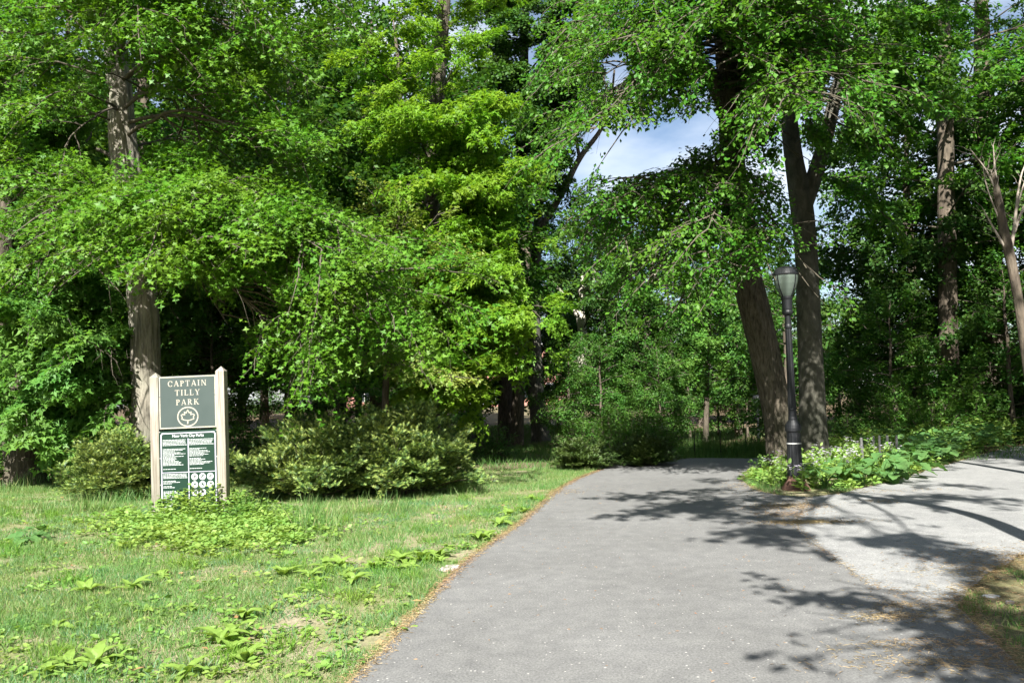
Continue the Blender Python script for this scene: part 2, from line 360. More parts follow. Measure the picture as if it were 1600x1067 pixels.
# ------------------------------------------------------------------ plant builders
UP = np.array((0, 0, 1.0))
def nrm(v): return v / np.maximum(np.linalg.norm(v, axis=-1, keepdims=True), 1e-9)
def tangents(P):
    T = np.empty_like(P); T[:, 1:-1] = P[:, 2:] - P[:, :-2]; T[:, 0] = P[:, 1] - P[:, 0]; T[:, -1] = P[:, -1] - P[:, -2]
    return nrm(T)
def sample(P, T, idx, t):
    K = P.shape[1]; f = np.clip(t, 0, 1) * (K - 1); i = np.minimum(f.astype(int), K - 2); w = (f - i)[:, None]
    return P[idx, i] * (1 - w) + P[idx, i + 1] * w, nrm(T[idx, i] * (1 - w) + T[idx, i + 1] * w)
def spawn(P, Ln, dens, t0, t1, ang, flat, ratio, taper, droop, wig, K, rng, nmin=2, lmin=.05, lmax=9.):
    N = len(P); cnt = np.maximum(nmin, (Ln * dens + rng.random(N)).astype(int)); idx = np.repeat(np.arange(N), cnt)
    j = np.arange(cnt.sum()) - np.repeat(np.cumsum(cnt) - cnt, cnt)
    t = t0 + (t1 - t0) * (j + rng.random(len(j))) / np.repeat(cnt, cnt)
    T = tangents(P); S, D = sample(P, T, idx, t)
    side = nrm(np.cross(D, UP + rng.normal(0, .01, D.shape))); u = np.cross(side, D)
    sg = np.where(j % 2, 1, -1) ; ph = rng.normal(0, 1, len(j)) * (1 - flat) * 1.6
    sd = side * (np.cos(ph) * sg)[:, None] + u * np.sin(ph)[:, None]
    an = ang * (1 - .35 * t) * rng.uniform(.75, 1.2, len(j))
    d = nrm(D * np.cos(an)[:, None] + sd * np.sin(an)[:, None])
    ln = np.clip(Ln[idx] * ratio * (1 - taper * t) * rng.uniform(.65, 1.3, len(j)), lmin, lmax)
    return grow(S, d, ln, droop, wig, K, rng), ln
def grow(S, d, ln, droop, wig, K, rng):
    s = np.linspace(0, 1, K)
    w = np.cumsum(rng.normal(0, wig, (len(S), K, 3)), 1) * (s[None, :, None] > 0) / math.sqrt(K)
    P = S[:, None] + d[:, None] * (ln[:, None] * s)[..., None] + w * ln[:, None, None]
    P[..., 2] -= droop * ln[:, None] * s ** 2
    return P
def tubes(P, ra, rb, S):
    N, K = P.shape[:2]; T = tangents(P)
    ref = nrm(np.cross(T[:, K // 2], np.array((.31, .57, .76)))); ref = np.repeat(ref[:, None], K, 1)
    n = nrm(ref - T * (ref * T).sum(-1, keepdims=True)); b = np.cross(T, n)
    r = ra[:, None] + (rb - ra)[:, None] * np.linspace(0, 1, K)[None]
    a = np.arange(S) * 2 * math.pi / S
    V = P[:, :, None] + r[..., None, None] * (n[:, :, None] * np.cos(a)[:, None] + b[:, :, None] * np.sin(a)[:, None])
    q = np.arange(N * K * S).reshape(N, K, S); q2 = np.roll(q, -1, 2)
    Fq = np.stack([q[:, :-1], q2[:, :-1], q2[:, 1:], q[:, 1:]], -1).reshape(-1, 4)
    return V.reshape(-1, 3), Fq
def leaf_points(P, Ln, dens, t0, rng, jitter=.03, up=.9, rand=.55, out=.0, nmin=2, center=None):
    N = len(P); cnt = np.maximum(nmin, (Ln * dens + rng.random(N)).astype(int)); idx = np.repeat(np.arange(N), cnt)
    j = np.arange(cnt.sum()) - np.repeat(np.cumsum(cnt) - cnt, cnt)
    t = t0 + (1 - t0) * (j + rng.random(len(j))) / np.repeat(cnt, cnt)
    S, D = sample(P, tangents(P), idx, t)
    side = nrm(np.cross(D, UP + rng.normal(0, .01, D.shape))) * np.where(j % 2, 1, -1)[:, None]
    d = nrm(D * .6 + side * rng.uniform(.2, 1.1, (len(j), 1)) + rng.normal(0, .35, D.shape) - UP * .22)
    n = UP * up + np.array(sun_dir) * .55 + rng.normal(0, rand, D.shape)
    if center is not None: n = n + nrm(S - center) * out
    return S + rng.normal(0, jitter, S.shape), d, n
# leaf outlines: (vertices, faces) with x along the leaf, y across, z out of the blade
OAK = ([(0, .10, 0), (0, -.10, 0), (1, 0, -.08), (.08, -.06, 0), (.46, .46, -.02), (.58, -.02, 0), (.08, .06, 0), (.46, -.46, -.02), (.58, .02, 0)],
       [(0, 1, 2), (3, 5, 4), (6, 7, 8)])
MAPLE = ([(0, 0, 0), (.40, .20, .04), (1, 0, -.08), (.40, -.20, .04), (.24, .54, -.04), (.24, -.54, -.04), (-.05, .16, 0), (-.05, -.16, 0)],
         [(0, 2, 1), (0, 3, 2), (6, 1, 4), (7, 5, 3)])
BEECH = ([(0, 0, 0), (.35, .27, .05), (.75, .19, .02), (1, 0, -.06), (.35, -.27, .05), (.75, -.19, .02)], [(0, 3, 2, 1), (0, 4, 5, 3)])
RHOMB = ([(0, 0, 0), (.5, .32, .06), (1, 0, 0), (.5, -.32, .06)], [(0, 2, 1), (0, 3, 2)])
BLADE = ([(0, .5, 0), (0, -.5, 0), (.55, .38, .06), (.55, -.38, .06), (1, 0, .26)], [(0, 1, 3, 2), (2, 3, 4)])
BLADE1 = ([(0, .5, 0), (0, -.5, 0), (1, 0, .15)], [(0, 1, 2)])
def leaves(name, pts, size, tmpl, width=None, rng=RNG, var=.3, mat_faces=None, origin=(0, 0, 0)):
    S, d, n = pts; tv = np.array(tmpl[0], float); k = len(tv); N = len(S)
    d = nrm(d); b = nrm(np.cross(n, d)); n = np.cross(d, b)
    s = np.asarray(size) * rng.uniform(1 - var, 1 + var, N); w = s if width is None else np.asarray(width) * np.ones(N)
    V = (S - np.asarray(origin))[:, None] + (tv[None, :, 0] * s[:, None])[..., None] * d[:, None] + (tv[None, :, 1] * w[:, None])[..., None] * b[:, None] + (tv[None, :, 2] * s[:, None])[..., None] * n[:, None]
    off = (np.arange(N) * k)[:, None]
    byn = {}; mi = {}
    for q, f in enumerate(tmpl[1]):
        byn.setdefault(len(f), []).append(off + np.array(f)[None]); mi.setdefault(len(f), []).append(np.full(N, mat_faces[q] if mat_faces else 0))
    fl = [np.concatenate(v) for v in byn.values()]; ml = np.concatenate([np.concatenate(v) for v in mi.values()])
    return np_mesh(name, V.reshape(-1, 3), fl, True, ml if mat_faces else None)
def resample(P, R_, K):
    P = smooth_line(np.column_stack([np.asarray(P, float), R_]), 2)
    L = np.concatenate([[0], np.cumsum(np.linalg.norm(np.diff(P[:, :3], axis=0), axis=1))]); s = np.linspace(0, L[-1], K)
    Q = np.column_stack([np.interp(s, L, P[:, k]) for k in range(4)]); return Q[:, :3], Q[:, 3]
def trunk_mesh(name, P, R_, S=28, step=.12, ridge=.05, flare=.35, origin=(0, 0, 0), seed=1):
    L = np.linalg.norm(np.diff(np.asarray(P), axis=0), axis=1).sum(); K = max(6, int(L / step))
    Q, r = resample(P, R_, K); V, Fq = tubes(Q[None], np.ones(1), np.ones(1), S)
    V = V.reshape(K, S, 3); h = Q[:, 2] - Q[0, 2]; a = np.arange(S) * 2 * math.pi / S
    rg = np.random.default_rng(seed)
    disp = np.zeros((K, S))
    for m in range(9):
        k = int(rg.integers(3, 13)); disp += np.sin(k * a[None] + rg.uniform(0, 6.28) + h[:, None] * rg.normal(0, 1.6)) / 9 ** .5
    rr = r[:, None] * (1 + ridge * disp) * (1 + flare * np.exp(-h / .35)[:, None] * (1 + .35 * np.sin(5 * a + rg.uniform(0, 6))[None]))
    V = Q[:, None] + (V - Q[:, None]) * rr[..., None]
    return np_mesh(name, V.reshape(-1, 3) - np.asarray(origin), [Fq])
def limb_line(a, b, rise=.14, K=9, rng=RNG, wig=.03):
    a, b = np.asarray(a, float), np.asarray(b, float); L = np.linalg.norm(b - a)
    c = a * .45 + b * .55 + UP * L * rise; s = np.linspace(0, 1, K)[:, None]
    P = (1 - s) ** 2 * a + 2 * s * (1 - s) * c + s ** 2 * b
    return P + np.cumsum(rng.normal(0, wig * L / K ** .5, (K, 3)), 0) * np.minimum(1, 4 * s) * .6
def make_tree(name, label, cat, trunk, rad, limbs, leaf, leafm, bark, seed=1, group=None, size=.12, d2=2.6, d3=4.5, dl=14, flat=.65, droop=.18,
              r2=.42, r3=.45, n=20000, tubes3=True, rlimb=.3, S=24, ridge=.05, step=.15, extra=(), rise=.14, up=.9, rand=.55, flare=.35, wig=.03, limb_sides=7, t2=.22, jit=.05, views=True, gaps=(), full=0, thin=None, fork=()):
    """trunk: world points; limbs: (height fraction on the trunk or a start point, end point)"""
    rng = np.random.default_rng(seed); thin = MT['twig']
    base = np.asarray(trunk[0], float)
    T = thing(name, label, cat, base, 0, group)
    link('trunk', trunk_mesh('trunk', trunk, rad, S, step, ridge, flare, base, seed), bark, T)
    Q, r = resample(trunk, rad, 60)
    lines = []
    for fp, fr in fork:
        link('limb', trunk_mesh('limb', fp, fr, max(10, S // 2), .2, ridge, 0, base, seed + 5), bark, T)
    for s, e in limbs:
        if np.ndim(s) == 0:
            k = int(np.clip(s, 0, 1) * 59); a = Q[k]; rr = r[k]
        else:
            a = np.asarray(s, float); rr = .09
        P = limb_line(a, e, rise, 9, rng, wig); L = np.linalg.norm(np.diff(P, axis=0), axis=1).sum(); lines.append((P, L))
        r_a = min(rr * .5, rlimb * (.03 + .022 * L))
        V, Fq = tubes(P[None], np.array([r_a]), np.array([.008]), limb_sides)
        link('limb', np_mesh('limb', V - base, [Fq]), thin or bark, T)
    P1 = np.array([p for p, _ in lines]); L1 = np.array([l for _, l in lines])
    P2, L2 = spawn(P1, L1, d2, t2, 1, 1.0, flat, r2, .55, droop, .05, 6, rng, 3, .55, 2.4)
    P3, L3 = spawn(P2, L2, d3, .12, 1, .95, flat, r3, .45, droop * 1.3, .06, 3, rng, 2, .28, .9)
    dl = n / (L3.sum() + .3 * L2.sum())
    if views:
        k2 = open_views(P2[:, 3], rng, gaps) & open_views(P2[:, -1], rng, gaps); k3 = open_views(P3[:, -1], rng, gaps) & open_views(P3[:, 0], rng, gaps); P2, L2, P3, L3 = P2[k2], L2[k2], P3[k3], L3[k3]
    Va, Fa = tubes(P2, np.full(len(P2), .012) + .006 * L2, np.full(len(P2), .004), 4)
    if tubes3:
        Vb, Fb = tubes(P3, np.full(len(P3), .005), np.full(len(P3), .002), 3); Va, Fa = np.vstack([Va, Vb]), np.vstack([Fa, Fb + len(Va)])
    tag(link('twigs', np_mesh('twigs', Va - base, [Fa]), thin or bark, T), kind='stuff')
    sp = [leaf_points(P3, L3, dl, .1, rng, jit, up, rand), leaf_points(P2, L2, dl * .3, .3, rng, jit, up, rand)]
    pts = tuple(np.concatenate([q[i] for q in sp]) for i in range(3))
    if views: kp = open_views(pts[0], rng, gaps) & sun_gap(pts[0], rng); pts = tuple(q[kp] for q in pts)
    crown = tag(link('crown', leaves('crown', pts, size, leaf, None, rng, .32, None, base), leafm, T), kind='stuff')
    if full:
        c = crown.copy(); COL.objects.link(c); c.parent = T; c.rotation_euler = (0, 0, R(full)); c.location = (.05, -.06, .10)
    STATS.append((name, len(pts[0]), len(P3)))
    return T
STATS = []
# places where the photograph shows trunk, lamp or sky free of leaves: (centre x, y, half width, half height, only nearer than)
OPEN = [(192, 175, 30, 72, 15.8), (228, 570, 27, 125, 15.8), (1231, 440, 28, 40, 13.6), (1240, 600, 22, 170, 13.6), (1180, 490, 32, 52, 16.9), (1205, 600, 32, 110, 16.9), (1262, 540, 26, 150, 18.3), (1262, 330, 20, 40, 18.3), (1238, 215, 18, 40, 18.3),
        (1000, 238, 58, 32, 99), (975, 255, 34, 20, 99), (1055, 215, 36, 18, 99), (1115, 75, 17, 24, 99), (1300, 412, 42, 26, 99), (283, 203, 18, 11, 99), (1137, 125, 22, 48, 16.8), (1302, 165, 15, 55, 18.3), (1246, 262, 18, 42, 18.3), (850, 352, 22, 18, 38.4), (878, 305, 18, 24, 38.4), (902, 255, 16, 26, 38.4), (930, 215, 20, 18, 38.4), (818, 400, 20, 50, 38.4), (830, 470, 16, 60, 38.4), (960, 110, 22, 30, 99), (1100, 190, 26, 12, 99), (812, 350, 16, 40, 38.5), (692, 60, 12, 90, 21.5), (675, 330, 12, 40, 21.5), (835, 600, 20, 90, 40), (792, 640, 18, 50, 39)]
OAK_GAPS = [(285, 190, 62, 42, 15.6), (300, 525, 50, 85, 15.6), (140, 465, 60, 34, 15.6), (110, 215, 60, 22, 15.6), (390, 470, 40, 30, 15.6), (370, 250, 50, 22, 15.6), (560, 300, 60, 40, 15.6), (60, 130, 40, 20, 15.6), (330, 20, 30, 25, 15.6)]
def open_views(P, rng, more=()):
    u, v, z = proj(P); keep = np.ones(len(P), bool)
    for cx, cy_, a, b, far in OPEN + list(more):
        q = ((u - cx) / a) ** 2 + ((v - cy_) / b) ** 2; q = q + rng.normal(0, .22, len(q)); keep &= ~((q < 1) & (z < far) & (z > .3))
    return keep
# trunk stretches that the photograph shows in full sun: the leaves between them and the sun stay open
SUNLIT = []
def sun_gap(P, rng):
    keep = np.ones(len(P), bool); s = np.array(sun_dir)
    for q, rad in SUNLIT:
        d = P - q; t = d @ s; dist = np.linalg.norm(d - t[:, None] * s, axis=1); keep &= ~((t > .25) & (dist < rad * rng.uniform(.6, 1.15, len(P))))
    return keep
def proj(P):
    d = np.asarray(P) - np.array((0, 0, CAM_H)); z = d @ np.array(fwd)
    zz = np.where(np.abs(z) < 1e-3, 1e-3, z)
    return 800 + F * (d @ np.array(rgt)) / zz, 533.5 - F * (d @ np.array(upv)) / zz, z
def auto_limbs(trunk, rad, n, f0, f1, length, rng, elev=.35, prof=None, az0=0, azr=2 * math.pi):
    Q, r = resample(trunk, rad, 60); out = []
    for k in range(n):
        f = f0 + (f1 - f0) * (k + rng.random() * .8) / n
        u = (k + .5) / n
        az = az0 + (k * 2.39996 % (2 * math.pi)) / (2 * math.pi) * azr + rng.normal(0, .25)
        L = length * (prof(u) if prof else math.sin(math.pi * (.22 + .72 * u)) ** .8) * rng.uniform(.8, 1.15)
        e = elev + .9 * max(0, u - .55) + rng.normal(0, .1)
        a = Q[int(f * 59)]
        out.append((f, a + L * np.array((math.cos(az) * math.cos(e), math.sin(az) * math.cos(e), math.sin(e)))))
    return out

# ------------------------------------------------------------------ park sign
MT['post_wood'] = bark_mat('post_wood', (.16, .13, .105), (.28, .262, .236), (.36, .345, .318), 34, 1.3, .4)
MT['sign_green'] = noise_mat('sign_green', [(.3, (.040, .056, .052)), (.7, (.050, .067, .062))], 3, 5, .6, .3)
MT['notice_green'] = noise_mat('notice_green', [(.3, (.007, .026, .017)), (.7, (.010, .033, .022))], 2, 4, .3, .5)
MT['cream'] = noise_mat('cream', [(.3, (.30, .27, .22)), (.7, (.38, .35, .29))], 30, 3, .6)
MT['lilac_white'] = noise_mat('lilac_white', [(.3, (.40, .37, .46)), (.7, (.50, .48, .56))], 8, 3, .5)
MT['white_print'] = noise_mat('white_print', [(.3, (.44, .46, .46)), (.7, (.55, .56, .56))], 8, 3, .5)
MT['steel'] = noise_mat('steel', [(.3, (.35, .35, .36)), (.7, (.55, .55, .56))], 30, 3, .4, .5, metal=.8)

def strokes(m, pts, w, y, closed=False):
    n = len(pts); seg = [(pts[i], pts[(i + 1) % n]) for i in range(n if closed else n - 1)]
    for k, (a, b) in enumerate(seg):
        a, b = np.array(a, float), np.array(b, float); d = (b - a) / max(1e-9, np.linalg.norm(b - a)); q = np.array((-d[1], d[0])) * w / 2
        a2, b2 = a - d * w * .35, b + d * w * .35; yy = y - .00012 * (k % 3)
        m.prism([tuple(a2 - q), tuple(b2 - q), tuple(b2 + q), tuple(a2 + q)], yy, y + .0012)
def glyph(m, ch, x, z, h, y):
    """a serif capital with thick and thin strokes; returns its width"""
    tk, tn, sf = .17 * h, .085 * h, .07 * h
    lay = [0]
    def poly(pts):
        lay[0] += 1; m.prism([(x + p[0] * h, z + p[1] * h) for p in pts], y - .00012 * (lay[0] % 6), y + .0012)
    def rect(a, b, c, d): poly([(a, c), (b, c), (b, d), (a, d)])
    def stem(cx, w=.17, s=.17): rect(cx - w / 2, cx + w / 2, 0, 1); rect(cx - w / 2 - s * .6, cx + w / 2 + s * .6, 0, .06); rect(cx - w / 2 - s * .6, cx + w / 2 + s * .6, .94, 1)
    def diag(x0, z0, x1, z1, w): poly([(x0 - w / 2, z0), (x0 + w / 2, z0), (x1 + w / 2, z1), (x1 - w / 2, z1)])
    def ring(cx, cz, rx, rz, a0, a1, w0, w1, n=12):
        for k in range(n):
            a, b = a0 + (a1 - a0) * k / n, a0 + (a1 - a0) * (k + 1) / n
            f = lambda t: w1 + (w0 - w1) * abs(math.cos(t))
            P_ = lambda t, r: (cx + math.cos(t) * (rx - r * f(t)), cz + math.sin(t) * (rz - r * f(t)))
            poly([P_(a, 1), P_(a, 0), P_(b, 0), P_(b, 1)])
    if ch == 'I': stem(.2); return .42 * h
    if ch == 'T': stem(.42, s=.14); rect(.02, .82, .92, 1); rect(.02, .08, .74, 1); rect(.76, .82, .74, 1); return .86 * h
    if ch == 'L': stem(.2); rect(.2, .72, 0, .08); rect(.66, .72, 0, .24); return .76 * h
    if ch == 'P': stem(.2); ring(.28, .74, .42, .27, -math.pi / 2, math.pi / 2, .17, .07); return .74 * h
    if ch == 'R': stem(.2); ring(.28, .74, .42, .27, -math.pi / 2, math.pi / 2, .17, .07); diag(.78, 0, .42, .5, .18); rect(.62, .92, 0, .06); return .92 * h
    if ch == 'K': stem(.2); diag(.28, .42, .72, 1, .09); diag(.82, 0, .42, .58, .18); rect(.58, .88, .94, 1); rect(.64, .98, 0, .06); return .98 * h
    if ch == 'A': diag(.12, 0, .45, 1, .08); diag(.8, 0, .46, 1, .18); rect(.24, .68, .3, .37); rect(0, .25, 0, .06); rect(.62, .96, 0, .06); return .94 * h
    if ch == 'N': stem(.18, .08, .16); stem(.82, .08, .16); diag(.84, 0, .18, 1, .18); return 1.02 * h
    if ch == 'Y': diag(.44, .45, .14, 1, .17); diag(.46, .45, .78, 1, .08); rect(.37, .54, 0, .5); rect(.24, .68, 0, .06); rect(0, .3, .94, 1); rect(.66, .92, .94, 1); return .9 * h
    if ch == 'C': ring(.46, .5, .46, .51, .7, 2 * math.pi - .7, .17, .07, 20); rect(.74, .82, .62, .92); return .86 * h
    return .4 * h
def word(parent, text, cx, z, h, y, gap=.16):
    x = 0; ls = []
    for c in text: t = MB(); x0 = x; x += glyph(t, c, 0, 0, h, y) + gap * h; ls.append((t, x0))
    x -= gap * h
    for t, x0 in ls: o = t.build('letter', MT['cream'], parent); o.location = (x0 - x / 2 + cx, 0, z)
sb = on_ground(299, 806)
sign = thing('park_sign', 'wooden post park sign reading CAPTAIN TILLY PARK above a dark green rules notice', 'sign', sb + (0, 0, -.02), R(-2))
sign.rotation_euler = (R(1.0), R(-1.0), R(-3))
def post(x, top):
    m = MB(); w = .062
    m.add([(x - w, -w, -.3), (x + w, -w, -.3), (x + w, w, -.3), (x - w, w, -.3), (x - w, -w, top - .07), (x + w, -w, top - .07), (x + w, w, top - .07), (x - w, w, top - .07), (x, 0, top)],
          [(3, 2, 1, 0), (0, 1, 5, 4), (1, 2, 6, 5), (2, 3, 7, 6), (3, 0, 4, 7), (4, 5, 8), (5, 6, 8), (6, 7, 8), (7, 4, 8)])
    return m.build('post', MT['post_wood'], sign)
post(-.487, 2.10); post(.487, 2.15)
up_ = MB().box(-.424, .424, -.045, -.010, 1.275, 2.035).build('name_panel', MT['sign_green'], sign)
m = MB(); y = -.0455
for a, b, c, d in ((-.418, .418, 2.012, 2.029), (-.418, .418, 1.281, 1.298), (-.418, -.402, 1.2985, 2.0115), (.402, .418, 1.2985, 2.0115)): m.prism([(a, c), (b, c), (b, d), (a, d)], y - .001, y + .001)
m.build('border', MT['cream'], up_)
word(up_, 'CAPTAIN', .0, 1.885, .082, -.0462, .2); word(up_, 'TILLY', .0, 1.752, .082, -.0462, .2); word(up_, 'PARK', .0, 1.615, .082, -.0462, .2)
m = MB(); cz = 1.445; ring = [(.148 * math.cos(a), cz + .135 * math.sin(a)) for a in np.linspace(0, 2 * math.pi, 41)[:-1]]
strokes(m, ring, .017, -.0462, True)
half = [(0, .098), (.022, .055), (.05, .066), (.044, .028), (.078, .036), (.098, .022), (.082, -.006), (.088, -.032), (.048, -.046), (.022, -.052)]
lf = [(x, cz + z) for x, z in half] + [(-x, cz + z) for x, z in half[:0:-1]]
strokes(m, lf, .014, -.0462, True); strokes(m, [(0, cz - .055), (-.004, cz - .098)], .018, -.0462)
m.build('leaf_emblem', MT['cream'], up_)
lo_ = MB().box(-.43, .43, -.052, -.016, .07, 1.25).build('notice_panel', MT['notice_green'], sign)
m = MB(); y = -.0527
for a, b, c, d in ((-.39, .39, 1.207, 1.222), (-.405, -.389, .09, 1.195), (.389, .405, .09, 1.195), (-.389, .389, .088, .102), (-.006, .006, .1025, 1.135), (-.389, -.0065, .652, .660), (.0065, .389, .652, .660)): m.prism([(a, c), (b, c), (b, d), (a, d)], y - .001, y + .001)
for s in (-1, 1): m.prism([(s * .405, 1.1955), (s * .389, 1.1955), (s * .36, 1.207), (s * .36, 1.222), (s * .39, 1.215)][::-s], y - .0012, y + .001)
m.build('border', MT['lilac_white'], lo_)
def text_mesh(body, h, name):
    cu = bpy.data.curves.new(name, 'FONT'); cu.body = body; cu.size = h * 1.4; cu.align_x = 'CENTER'; cu.extrude = .0006; cu.offset = .0012; cu.resolution_u = 3
    o = bpy.data.objects.new(name, cu); COL.objects.link(o); bpy.context.view_layer.update()
    me = bpy.data.meshes.new_from_object(o.evaluated_get(bpy.context.evaluated_depsgraph_get())); bpy.data.objects.remove(o); me.name = name; return me
h = link('lettering', text_mesh('New York City Parks', .038, 'lettering'), MT['white_print'], lo_); h.rotation_euler = (R(90), 0, 0); h.location = (0, -.0533, 1.158); tag(h, kind='stuff')
rt = random.Random(5); m = MB()
def lines(x0, x1, z0, z1, dz, ragged):
    z = z0; k = 0
    while z > z1:
        x = x0; end = x1 - (rt.random() ** .7 * ragged * (x1 - x0)); gap_line = ragged > .2 and rt.random() < .08
        while x < end and not gap_line:
            w = min(rt.uniform(.012, .045), end - x)
            if w > .006: m.prism([(x, z), (x + w, z), (x + w, z + dz * .42), (x, z + dz * .42)], y - .0008, y + .001)
            x += w + .006
        z -= dz; k += 1
for cx in (0, 1):
    a, b = (-.375, -.015) if cx == 0 else (.015, .375)
    lines(a, b, 1.115, 1.035, .0185, .08); lines(a, b, .985, .745, .0175, .6); lines(a, a + .2, .70, .69, .018, .1)
lines(-.375, -.015, .628, .565, .0185, .08); lines(-.375, -.12, .53, .13, .0185, .55)
tag(m.build('small_print', MT['white_print'], lo_), kind='stuff')
for k, (c, r_) in enumerate([(c, r_) for r_ in range(3) for c in range(3)][:8]):
    cx, cz = .085 + c * .115, .585 - r_ * .112
    ic = MB().prism([(cx + .048 * math.cos(a), cz + .048 * math.sin(a)) for a in np.linspace(0, 2 * math.pi, 25)[:-1]], y - .001, y + .001).build('icon', MT['white_print'], lo_)
    m = MB()
    rk = random.Random(k)
    strokes(m, [(cx - .022, cz + .02 * (-1) ** k), (cx + .02, cz - .022 * (-1) ** k)], .009, y - .0014)
    strokes(m, [(cx - .014, cz - .012), (cx + rk.uniform(-.005, .01), cz + .018), (cx + .018, cz + rk.uniform(-.012, .012))], .012, y - .0018)
    m.build('symbol', MT['notice_green'], ic)
for x, z in ((-.417, 1.235), (.417, 1.235), (-.417, .86), (.417, .86), (-.417, .48), (.417, .48), (-.41, 1.75), (.41, 1.75)):
    o = MB().lathe([(.009, 0), (.009, .004), (.005, .007)], 10).build('bolt', MT['steel'], sign); o.rotation_euler = (R(90), 0, 0); o.location = (x, -.052 if z < 1.3 else -.045, z)

# ------------------------------------------------------------------ lamp posts
MT['lamp_black'] = noise_mat('lamp_black', [(.3, (.007, .008, .009)), (.7, (.015, .016, .018))], 6, 5, .5, .3, .25, 40, 0, .004)
MT['rust'] = noise_mat('rust', [(.3, (.06, .032, .024)), (.5, (.115, .062, .045)), (.72, (.17, .10, .075))], 7, 7, .85, .2, .5, 40)
MT['tape'] = noise_mat('tape', [(.3, (.35, .35, .34)), (.7, (.5, .5, .48))], 20, 3, .5)
gm, nt, N, L, Pb = new_mat('lamp_glass')
Pb.inputs['Base Color'].default_value = (.12, .15, .125, 1); Pb.inputs['Roughness'].default_value = .28; Pb.inputs['Transmission Weight'].default_value = .25; Pb.inputs['IOR'].default_value = 1.3
MT['lamp_glass'] = gm
lp = on_ground(1244, 765)
lamp = thing('street_lamp', 'tall black park lamp with rusty foot beside the flower bed at the path fork', 'lamp post', lp, .2, 'park lamp posts')
MB().lathe([(.235, -.1), (.235, .02), (.21, .06), (.165, .13), (.138, .18), (.130, .225)], 8).build('foot', MT['rust'], lamp)
MB().lathe([(.126, .225), (.120, .4), (.112, .70), (.109, .90), (.114, .93)], 32, .06).build('lower_shaft', MT['lamp_black'], lamp)
MB().lathe([(.1155, .742), (.1155, .762)], 24).build('tape_band', MT['tape'], lamp)
MB().lathe([(.108, .925), (.128, .955), (.13, 1.0), (.122, 1.05), (.09, 1.10), (.072, 1.13), (.074, 1.15), (.066, 1.18), (.062, 1.28), (.068, 1.30), (.06, 1.32)], 24).build('ornate_collar', MT['lamp_black'], lamp, True)
MB().lathe([(.066, 1.32), (.059, 1.9), (.051, 2.62)], 24, .09).build('fluted_shaft', MT['lamp_black'], lamp)
MB().lathe([(.048, 2.62), (.062, 2.64), (.062, 2.67), (.05, 2.70), (.05, 2.84), (.085, 2.87), (.09, 2.90), (.078, 2.93), (.082, 2.95), (.085, 3.10), (.095, 3.13), (.095, 3.16)], 24).build('luminaire_base', MT['lamp_black'], lamp, True)
gp = [(.092, 3.16), (.115, 3.20), (.15, 3.28), (.178, 3.37), (.193, 3.46), (.195, 3.51)]
MB().lathe(gp, 32).build('globe', MT['lamp_glass'], lamp, True)
MB().lathe([(.199, 3.505), (.204, 3.525), (.196, 3.56), (.17, 3.605), (.125, 3.64), (.06, 3.658), (.01, 3.662)], 32).build('cap', MT['lamp_black'], lamp, True)
for k in range(4):
    a = k * math.pi / 2 + .35; m = MB(); vs = []; c, s = math.cos(a), math.sin(a)
    for r_, z in gp:
        for dr in (-.004, .008):
            for dt in (-.008, .008): vs.append(((r_ + dr) * c - dt * s, (r_ + dr) * s + dt * c, z))
    fs = []
    for q in range(len(gp) - 1):
        o = q * 4; fs += [(o + 2, o + 3, o + 7, o + 6), (o, o + 4, o + 5, o + 1), (o, o + 2, o + 6, o + 4), (o + 1, o + 5, o + 7, o + 3)]
    m.add(vs, fs); m.build('rib', MT['lamp_black'], lamp)
for lab, px, Y in (('small distant black lamp post seen left of the leaning trunk', 1184, 37.0), ('small dark lamp post in the shade beyond the yew shrubs', 722, 44.0)):
    c = copy_tree(lamp); q = at(px, 650, Y); c.location = (q[0], Y, float(gz(q[0], Y))); c['label'] = lab

# ------------------------------------------------------------------ the named trees
def A(l, Y): return [at(px, py, Y) for px, py in l]
def grounded(pts):
    """run the first point down to the ground"""
    p = np.array(pts[0]); p[2] = float(gz(p[0], p[1])) - .08; pts = [p] + list(pts[1:]); return pts
def wx(px, Y): return float(at(px, 600, Y)[0])
def pxr(d, Y): return np.array(d) * .5 * Y / F
def ends(l): return [(s, at(px, py, Y)) for s, px, py, Y in l]

